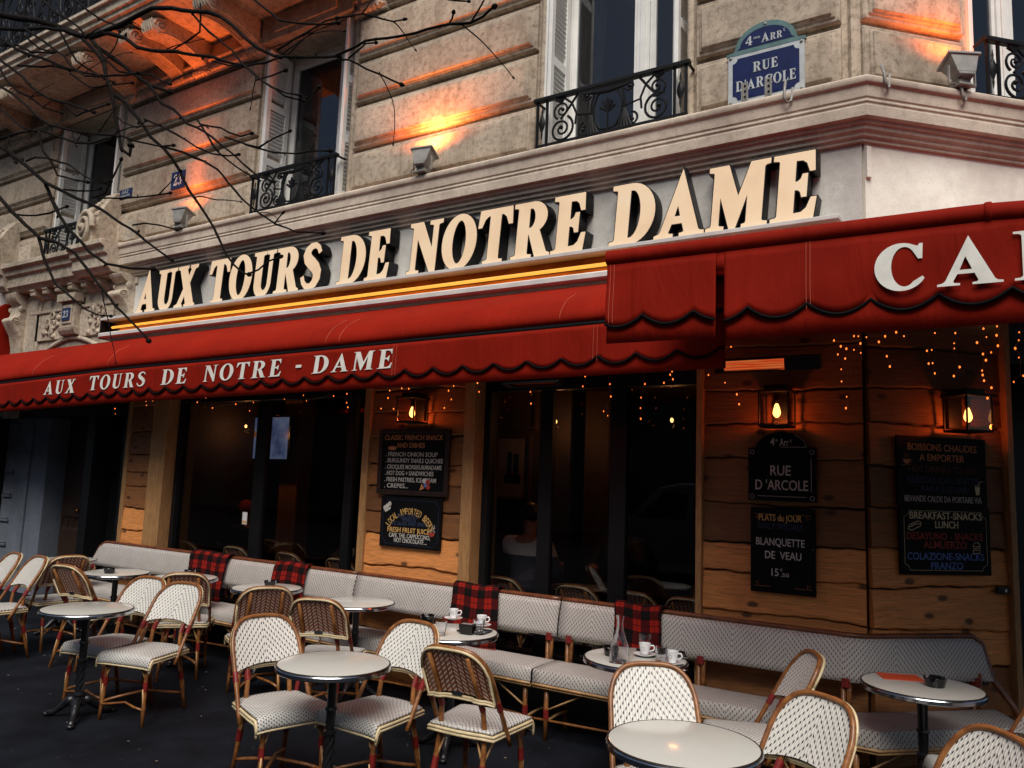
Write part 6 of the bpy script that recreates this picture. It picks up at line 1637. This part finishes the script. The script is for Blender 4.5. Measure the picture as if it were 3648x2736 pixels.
# ------------------------------------------------------------------ people
def skin_mesh(verts, edges, radii, levels=2):
    me = bpy.data.meshes.new('body'); me.from_pydata(verts, edges, []); o = bpy.data.objects.new('body', me); col.objects.link(o)
    md = o.modifiers.new('skin', 'SKIN'); md.use_smooth_shade = True
    if not me.skin_vertices: me.skin_vertices.new()
    for i, r_ in enumerate(radii):
        a, b = (r_, r_) if not isinstance(r_, tuple) else r_
        me.skin_vertices[0].data[i].radius = (a, b); me.skin_vertices[0].data[i].use_root = (i == 0)
    s_ = o.modifiers.new('sub', 'SUBSURF'); s_.levels = levels; s_.render_levels = levels
    bpy.context.view_layer.update()
    out = bpy.data.meshes.new_from_object(o.evaluated_get(bpy.context.evaluated_depsgraph_get()))
    bpy.data.objects.remove(o); return out
def person(label, loc, rz, shirt, sleeve=True, seated=True, arm='table', hair_long=False, hood=False):
    """faces local +y; hips at seat height"""
    t = thing('person', label, 'person', loc, rz)
    hz = .50 if seated else .92
    P = [(0, 0, hz), (0, .01, hz+.16), (0, .0, hz+.32), (0, .005, hz+.45), (0, .02, hz+.535), (0, .035, hz+.60), (0, .05, hz+.68), (0, .055, hz+.745)]
    E_ = [(i, i+1) for i in range(7)]; Ra = [(.15, .12), (.14, .105), (.155, .11), (.13, .085), .052, .058, (.078, .092), (.055, .065)]
    for sx in (-1, 1):
        b = len(P); sh = (sx*.175, 0, hz+.455)
        if arm == 'table': el = (sx*.235, .12, hz+.20); wr = (sx*.13, .36, hz+.255); hd = (sx*.09, .44, hz+.26)
        elif arm == 'drink' and sx < 0: el = (sx*.24, .20, hz+.26); wr = (sx*.12, .22, hz+.50); hd = (sx*.07, .20, hz+.585)
        else: el = (sx*.235, .12, hz+.20); wr = (sx*.13, .36, hz+.255); hd = (sx*.09, .44, hz+.26)
        P += [sh, el, wr, hd]; E_ += [(3, b), (b, b+1), (b+1, b+2), (b+2, b+3)]; Ra += [.066, .045, .029, (.036, .018)]
        d = (Vector(hd)-Vector(wr)).normalized(); sd_ = d.cross(Vector((0, 0, 1))).normalized()
        for q, ln in enumerate((.07, .08, .075, .06)):
            c = len(P); base = Vector(hd)+sd_*(-.027+.018*q)
            P += [tuple(base+d*.025), tuple(base+d*(.025+ln*.5)+Vector((0, 0, .006))), tuple(base+d*(.02+ln*.9)-Vector((0, 0, .012)))]; E_ += [(b+3, c), (c, c+1), (c+1, c+2)]; Ra += [.010, .009, .0075]
        c = len(P); th = Vector(wr)+d*.03-sd_*sx*.02; P += [tuple(th-sd_*sx*.012), tuple(th+d*.045-sd_*sx*.025)]; E_ += [(b+2, c), (c, c+1)]; Ra += [.011, .009]
        b = len(P)
        if seated: P += [(sx*.10, .06, hz), (sx*.12, .42, hz+.02), (sx*.12, .44, .10), (sx*.12, .54, .05)]
        else: P += [(sx*.09, .0, hz-.06), (sx*.10, .02, .50), (sx*.10, -.01, .09), (sx*.11, .11, .05)]
        E_ += [(0, b), (b, b+1), (b+1, b+2), (b+2, b+3)]; Ra += [.088, .062, .042, (.045, .035)]
    me = skin_mesh(P, E_, Ra); link('body', me, M['skin'], t)
    # clothes: the same skeleton a little larger, cut at wrists and neck
    n8 = 8; P2 = P[:5]; E2 = [(i, i+1) for i in range(3)]; R2 = [(.18, .15), (.175, .14), (.20, .15), (.185, .125)]
    P2 = P[:4]
    for sx, b in ((-1, 8), (1, 8+4+12+2+4)):
        i0 = len(P2); P2 += [P[b], P[b+1], tuple(Vector(P[b+2])*.96+Vector(P[b+1])*.04)]; E2 += [(3, i0), (i0, i0+1), (i0+1, i0+2)]; R2 += [.098, .066, .046]
    me = skin_mesh(P2, E2, R2)
    if shirt == 'sweater':
        me.transform(Matrix.Translation(Vector((0, 0, 0))))
    link('sweater' if shirt == 'sweater' else 'jacket', me, M[shirt], t)
    P3 = [P[0]]; E3 = []; R3 = [(.165, .135)]
    for b in (8+4+12+2, 8+4+12+2+4+4+12+2):
        i0 = len(P3); P3 += P[b:b+3]; E3 += [(0, i0), (i0, i0+1), (i0+1, i0+2)]; R3 += [.10, .072, .055]
    link('trousers', skin_mesh(P3, E3, R3), M['trousers'], t)
    hc = (0, .045, hz+.705)
    m = MB()                                         # hair cap
    def hf(u, v):
        a = 2*pi*u; b = pi/2-v*pi*(.62 if not hair_long else .75); back = (1-sin(a))/2; bb = max(b, -.15-.7*back*(1.6 if hair_long else 1)) if v > 0 else b
        r_ = 1.0; return (hc[0]+.088*cos(a)*cos(bb), hc[1]-.008+.104*sin(a)*cos(bb), hc[2]+.012+.108*sin(bb)-( .06 if (hair_long and v > .8 and back > .4) else 0))
    m.grid(hf, 24, 12); m.build('hair', M['red_cloth'] if hood else M['hair'], t, False, 1, 0, .014)
    m = MB(); m.tube([(0, hc[1]+.085, hc[2]+.02), (0, hc[1]+.108, hc[2]-.022), (0, hc[1]+.095, hc[2]-.036)], [.008, .014, .009], 8)
    m.build('nose', M['skin'], t, False, 1); m = MB()
    for sx in (-1, 1): m.sphere((sx*.083, hc[1]-.005, hc[2]-.01), .028, 8, 6, (.35, .8, 1.1))
    m.build('ear', M['skin'], t, False, 1)
    m = MB()
    for sx in (-1, 1): m.sphere((sx*.032, hc[1]+.083, hc[2]+.008), .011, 8, 6)
    m.build('eye', M['porcelain'], t, False, 1)
    m = MB(); m.tube([(-.025, hc[1]+.082, hc[2]-.062), (0, hc[1]+.092, hc[2]-.064), (.025, hc[1]+.082, hc[2]-.062)], .006, 6); m.build('mouth', M['menu_red'], t, False, 1)
    return t
person('person seated inside with back to the window in a white and blue-grey sweater', (-3.70, 6.16, .20), R(0), 'sweater')
person('person seated inside facing the window with one hand raised to the mouth', (-3.28, 7.25, .18), R(180), 'dark_cloth', arm='drink', hair_long=True)
person('person inside in a red cap seen dimly below the television', (-8.20, 6.75, .03), R(100), 'dark_cloth', hood=True)

# ================================================================== STREET TREE REACHING IN FROM THE LEFT
TR_ = thing('street_tree', 'bare dark street tree whose budded branches hang across the top left', 'tree', (-8.6, 1.2, 0))
m = MB(); m.tube([(-8.6, 1.2, 0), (-8.58, 1.22, 1.2), (-8.5, 1.25, 2.6), (-8.45, 1.3, 4.2), (-8.3, 1.3, 6.0)], [.20, .16, .14, .12, .08], 12); m.build('trunk', M['bark'], TR_, True, 1)
rg = random.Random(21)
def zo(px_): return (px_[0], px_[1])
BR_ = [ # (base plane Y, radius px start, radius px end, points in TL crop)
 (2.3, 17, 13, TL, [(-60, 95), (0, 95), (130, 120), (270, 140), (400, 185), (520, 232), (590, 240)]),
 (2.3, 13, 6, TL, [(590, 240), (680, 210), (800, 165), (900, 100), (1000, 52), (1130, 55), (1260, 75), (1370, 80), (1450, 110), (1520, 160), (1600, 240), (1700, 320), (1800, 365), (1950, 375), (2120, 375), (2212, 370)]),
 (2.3, 7, 6.5, TM, [(-6, 368), (20, 352), (100, 320), (190, 268), (330, 250), (450, 232), (590, 195), (740, 160), (880, 150), (960, 110), (1005, 68), (1022, 52)]),
 (2.3, 10, 9, TL, [(-60, 195), (0, 190), (150, 192), (300, 182), (430, 200), (540, 238)]),
 (2.35, 11, 7, TL, [(590, 245), (640, 310), (740, 380), (860, 470), (980, 560), (1060, 585), (1110, 602)]),
 (2.35, 7, 4, TL, [(980, 560), (1060, 680), (1140, 720), (1230, 810), (1340, 860), (1500, 990), (1640, 1110), (1700, 1160), (1790, 1190)]),
 (2.25, 10, 8, TL, [(510, 228), (580, 290), (640, 350), (680, 410), (700, 510), (740, 620), (760, 760), (780, 890), (795, 980), (850, 1020), (858, 968)]),
 (2.3, 11, 5, TL, [(600, 250), (700, 215), (820, 250), (900, 310), (1000, 332), (1150, 338), (1270, 362), (1400, 372), (1500, 412), (1620, 430), (1740, 410), (1830, 380)]),
 (2.35, 9, 5, TL, [(740, 620), (830, 680), (920, 790), (990, 900), (1080, 980), (1130, 1040), (1180, 1120), (1240, 1250), (1340, 1390), (1410, 1500), (1450, 1600), (1480, 1659), (1535, 1740), (1600, 1795), (1625, 1800)]),
 (2.35, 5, 4, TL, [(1625, 1800), (1700, 1772), (1760, 1720), (1830, 1690)]),
 (2.2, 6, 4.5, TL, [(0, 912), (130, 870), (260, 850), (390, 900), (500, 940), (600, 942), (700, 912), (800, 895), (900, 930), (1050, 960), (1130, 955)]),
 (2.35, 5, 4, TL, [(950, 780), (1060, 830), (1150, 880), (1280, 960), (1390, 1010), (1500, 1022), (1560, 1015)]),
 (2.35, 6, 4, TL, [(1085, 965), (1200, 1000), (1340, 1060), (1430, 1110), (1500, 1200), (1590, 1310), (1700, 1400), (1810, 1470), (1950, 1522), (2110, 1530)]),
 (2.2, 11, 5, TL, [(-50, 910), (0, 955), (100, 1030), (200, 1110), (300, 1200), (420, 1260), (500, 1300), (600, 1340), (700, 1400), (800, 1470), (900, 1530), (970, 1590), (1060, 1659), (1120, 1700)]),
 (2.2, 9, 6, TL, [(300, 1210), (340, 1310), (390, 1410), (450, 1500), (520, 1570), (590, 1660), (700, 1730), (850, 1762), (1000, 1766)]),
 (2.15, 10, 5, TL, [(-50, 1250), (0, 1300), (80, 1390), (170, 1480), (260, 1560), (380, 1592), (490, 1660), (590, 1790), (670, 1890), (760, 2010), (850, 2100), (930, 2180), (970, 2230)]),
 (2.15, 8, 4, TL, [(255, 1555), (275, 1659), (320, 1770), (370, 1870), (480, 1960), (560, 2030), (640, 2070), (720, 2075)]),
 (2.2, 6, 4, TL, [(255, 850), (280, 990), (330, 1050), (380, 1150), (480, 1180), (570, 1195)]),
 (2.2, 5, 3.5, TL, [(170, 1060), (230, 1030), (320, 1040), (450, 1080), (560, 1160), (640, 1200), (720, 1190)]),
 (2.15, 5, 4, TL, [(110, 1410), (240, 1415), (330, 1400), (430, 1360)]),
 (2.2, 5, 4, TL, [(420, 1245), (520, 1255), (600, 1250), (650, 1238)]),
 (2.2, 5, 4, TL, [(610, 1300), (690, 1270), (730, 1190), (760, 1130), (790, 1060)]),
 (2.2, 4.5, 4, TL, [(870, 1480), (950, 1468), (1050, 1480), (1150, 1505)]),
 (2.25, 4.5, 4, TL, [(640, 1300), (780, 1300), (960, 1290), (1040, 1280), (1110, 1268)]),
 (2.3, 6, 4, TL, [(480, -10), (560, 60), (650, 120), (750, 162), (850, 150)]),
 (2.3, 6, 5, TL, [(270, -10), (350, 70), (450, 130), (520, 180), (560, 235)]),
 (2.4, 5.5, 5, TL, [(1660, -10), (1750, 60), (1830, 130), (1930, 150), (2030, 155), (2130, 162), (2212, 150)]),
 (2.4, 5, 4, TM, [(-4, 118), (80, 105), (165, 90), (250, 110), (370, 140), (430, 130)]),
 (2.4, 4, 3, TM, [(165, 90), (200, 40), (230, -5)]),
 (2.35, 5.5, 4, TL, [(1250, 78), (1320, 160), (1420, 250), (1530, 340), (1600, 430), (1680, 500), (1780, 570), (1880, 610), (1960, 622)]),
 (2.35, 4.5, 4, TL, [(1318, 20), (1316, 120), (1310, 210), (1230, 270), (1130, 330)]),
 (2.35, 4.5, 4, TL, [(1400, 400), (1500, 430), (1620, 440), (1720, 530), (1800, 580), (1870, 630), (1985, 658)]),
 (2.3, 6, 4, TL, [(640, 310), (700, 400), (780, 470), (900, 482), (1000, 490), (1060, 530), (1110, 548)]),
 (2.2, 7, 5, TL, [(-10, 385), (80, 450), (150, 510), (230, 590), (330, 650), (450, 680), (540, 715), (610, 735)]),
 (2.2, 6, 4, TL, [(120, 430), (280, 440), (350, 432), (450, 460)]),
 (2.25, 8, 5, TL, [(-10, 240), (100, 320), (200, 360), (330, 400), (430, 450), (560, 480), (700, 500), (830, 492), (900, 480)]),
 (2.25, 6, 4, TL, [(-10, 300), (120, 300), (210, 345), (330, 345)]),
 (2.35, 5, 4, TL, [(1290, 780), (1370, 900), (1430, 1000), (1490, 1050), (1560, 1100), (1660, 1162)]),
 (2.35, 5, 4, TL, [(1310, 815), (1450, 840), (1500, 870), (1580, 895), (1640, 880)]),
 (2.35, 5, 4, TL, [(1480, 900), (1560, 930), (1700, 970), (1800, 905), (1895, 865)]),
 (2.35, 5, 4, TL, [(1600, 945), (1700, 975), (1800, 1000), (1950, 1012), (2040, 995), (2160, 990)]),
 (2.35, 4.5, 4, TL, [(2040, 995), (2055, 950), (2065, 900)]),
 (2.35, 4.5, 4, TL, [(1680, 530), (1780, 500), (1865, 465)]),
 (2.35, 4.5, 4, TL, [(1930, 620), (2020, 640), (2070, 600), (2095, 575)]),
 (2.4, 6, 4.5, TL, [(1820, 330), (1930, 260), (2040, 200), (2130, 140), (2200, 122)]),
 (2.3, 5, 5, TM, [(-4, 395), (80, 392), (190, 450), (280, 490), (360, 522), (410, 548)]),
 (2.3, 5, 3.5, TM, [(80, 380), (140, 330), (190, 285), (250, 280)]),
 (2.3, 4.5, 5, TM, [(740, 155), (760, 120), (765, 88)]),
 (2.35, 6, 4, TM, [(730, -5), (800, 5), (860, 8)]),
 (2.2, 6, 4, TL, [(150, 180), (260, 250), (420, 370), (470, 440), (560, 500), (640, 500)]),
 (2.2, 5, 4, TL, [(160, 230), (260, 320), (340, 340)]),
 (2.3, 6, 4, TL, [(380, 180), (420, 260), (500, 400), (640, 490), (740, 540)]),
 (2.25, 5, 3.5, TL, [(420, 680), (500, 760), (600, 720), (700, 690)]),
 (2.25, 5, 3.5, TL, [(460, 480), (540, 540), (600, 580), (720, 560), (860, 545)]),
 (2.3, 4, 3, TL, [(690, 400), (760, 300), (785, 215)]),
 (2.25, 4, 3, TL, [(1130, 1040), (1180, 640)][:1]+[(1160, 1080), (1180, 1110)]),
 (2.2, 4, 3, TL, [(770, 760), (850, 720), (940, 800)][:1]+[(800, 800), (900, 835), (950, 800)]),
 (2.2, 6, 4, TL, [(-10, 430), (40, 520), (120, 600), (200, 640), (280, 700), (400, 740)]),
 (2.2, 7, 5, TL, [(-10, 560), (90, 620), (180, 700), (250, 770), (330, 820), (480, 860), (640, 880), (740, 890)]),
 (2.2, 5, 4, TL, [(-10, 700), (60, 760), (150, 840), (230, 860)]),
 (2.15, 5, 4, TL, [(60, 900), (40, 980), (100, 1060)]),
 (2.15, 4, 3, TL, [(1800, 1470), (1830, 1430), (1850, 1408)]),
]
for Y, r0, r1, cf, pts in BR_:
    P = []
    px_ = [cf(*p) for p in pts]
    # densify with a little wander so the twigs are not straight
    dens = []
    for i in range(len(px_)-1):
        n = max(1, int(math.hypot(px_[i+1][0]-px_[i][0], px_[i+1][1]-px_[i][1])/28))
        for k_ in range(n):
            f = k_/n; dens.append((px_[i][0]+(px_[i+1][0]-px_[i][0])*f+rg.uniform(-1.5, 1.5), px_[i][1]+(px_[i+1][1]-px_[i][1])*f+rg.uniform(-1.5, 1.5)))
    dens.append(px_[-1])
    N = len(dens); rad = []
    drift = rg.uniform(-.12, .12)
    for i, p in enumerate(dens):
        t_ = i/(N-1); q = at_y(p[0], p[1], Y+drift*t_); P.append(tuple(q))
        dist = (q-CAM).dot(_F)
        rad.append((r0+(r1-r0)*t_)*1.38*.5425*dist/FPX*(1+(.35 if (i % 5) == 3 else 0)*rg.random())*.95)
    m = MB(); m.tube(P, rad, 7)
    if r1 <= 8:                                      # terminal bud and side buds
        d = (Vector(P[-1])-Vector(P[-2])).normalized(); m.tube([P[-1], tuple(Vector(P[-1])+d*.008), tuple(Vector(P[-1])+d*.020), tuple(Vector(P[-1])+d*.026)], [rad[-1], rad[-1]*2.3, rad[-1]*1.8, .001], 7)
        for i in range(4, N-2, 7):
            s_ = Vector((rg.uniform(-1, 1), 0, rg.uniform(-1, 1))).normalized(); q = Vector(P[i]); m.tube([tuple(q), tuple(q+s_*rad[i]*2.2), tuple(q+s_*rad[i]*3.2)], [rad[i]*.9, rad[i]*.7, .0008], 5)
    m.build('branch', M['bark'], TR_, True, 1)
# finer side twigs
allp = [(o_, o_.data) for o_ in TR_.children if o_.name.startswith('branch')]
for q in range(46):
    o_, me_ = rg.choice(allp); n_ = len(me_.vertices)//7
    if n_ < 12: continue
    k_ = rg.randrange(4, n_-6); base = sum((me_.vertices[k_*7+i].co for i in range(7)), Vector())/7; nxt = sum((me_.vertices[(k_+2)*7+i].co for i in range(7)), Vector())/7
    d = (nxt-base).normalized(); L = rg.uniform(.10, .42); sg = rg.choice((-1, 1)); pr_ = Vector((-d.z*sg, rg.uniform(-.4, .4), d.x*sg))
    pts = [tuple(base)]; p = base.copy(); dd = (d*.8+pr_*.6).normalized()
    for s_ in range(7):
        dd = (dd+Vector((rg.uniform(-.22, .22), rg.uniform(-.1, .1), rg.uniform(-.25, .12)))).normalized(); p = p+dd*L/7; pts.append(tuple(p))
    r0 = rg.uniform(.0026, .0045); m = MB(); m.tube(pts+[tuple(p+dd*.012), tuple(p+dd*.02)], [r0*(1-.07*i) for i in range(8)]+[r0*1.3, .0006], 6); m.build('branch', M['bark'], TR_, True, 1)
# limbs joining the hanging branches to the trunk outside the frame
for a, b in (((-8.40, 1.3, 4.4), at_y(*TL(-60, 95), 2.3)), ((-8.40, 1.3, 4.4), at_y(*TL(-60, 195), 2.3)), ((-8.46, 1.28, 3.6), at_y(*TL(-50, 910), 2.2)), ((-8.5, 1.26, 3.0), at_y(*TL(-50, 1250), 2.15))):
    a = Vector(a); m = MB(); mid = a.lerp(b, .5)+Vector((0, 0, .15)); m.tube([tuple(a), tuple(a.lerp(mid, .5)+Vector((0, 0, .05))), tuple(mid), tuple(mid.lerp(b, .5)+Vector((0, 0, .02))), tuple(b)], [.05, .035, .028, .022, .016], 8); m.build('branch', M['bark'], TR_, True, 1)

# ================================================================== VAN PARKED BEHIND THE VIEWER (mirrored in the right-hand panes)
V = thing('parked_van', 'small grey panel van parked in the street behind the viewer', 'van', (-4.7, -4.2, 0))
FV = frame(Vector((-4.7, -3.4, 0)), Vector((1, 0, 0)), Vector((0, 1, 0)))
VP = plain('van_paint', (.22, .24, .28), .3, 0, .08, 2)
m = MB(FV); m.prism([(-2.1, .35), (2.1, .35), (2.1, 1.72), (1.9, 1.80), (-.6, 1.80), (-1.0, 1.70), (-1.55, 1.15), (-2.0, 1.02), (-2.12, .8)], -1.7, 0); m.build('body', VP, V, True, 0, .04)
m = MB(FV); m.prism([(-1.42, 1.13), (-.45, 1.13), (-.40, 1.62), (-.88, 1.62)], .0, .012); m.prism([(-.3, 1.13), (.35, 1.13), (.35, 1.62), (-.3, 1.62)], .0, .012); m.build('side_window', M['black_plastic'], V, True, 0, .01)
for x in (-1.35, 1.35):
    m = MB(FV @ Matrix.Translation((x, .33, -.18))); m.lathe([(.001, 0), (.32, 0), (.33, .02), (.33, .17), (.31, .2), (.001, .2)], (0, 0, 0), 24); wh = m.build('wheel', M['black_plastic'], V, True, 40)
    m = MB(FV @ Matrix.Translation((x, .33, .022))); m.lathe([(.001, .0), (.20, .0), (.21, -.01)], (0, 0, 0), 20); sub(m.build('rim', M['chrome'], None, True, 40), wh)
# ================================================================== LITTER ON THE PAVEMENT
m = MB(); rg = random.Random(8)
for q in range(190):
    x, y = rg.uniform(-9, 1.0), rg.uniform(.8, 4.6); s_ = rg.uniform(.004, .016); a = rg.uniform(0, 6.3)
    P = [(x+s_*rg.uniform(.5, 1.2)*cos(a+i*1.05), y+s_*rg.uniform(.4, 1.0)*sin(a+i*1.05), .004+rg.uniform(0, .004)) for i in range(6)]
    ids = [m.p(*p) for p in P]; m.f.append(ids)
tag(m.build('leaf_litter', plain('litter', (.16, .13, .10), .8, 0, .6, 60), None), 'small pale specks of leaf litter on the dark pavement', 'litter', kind='stuff')
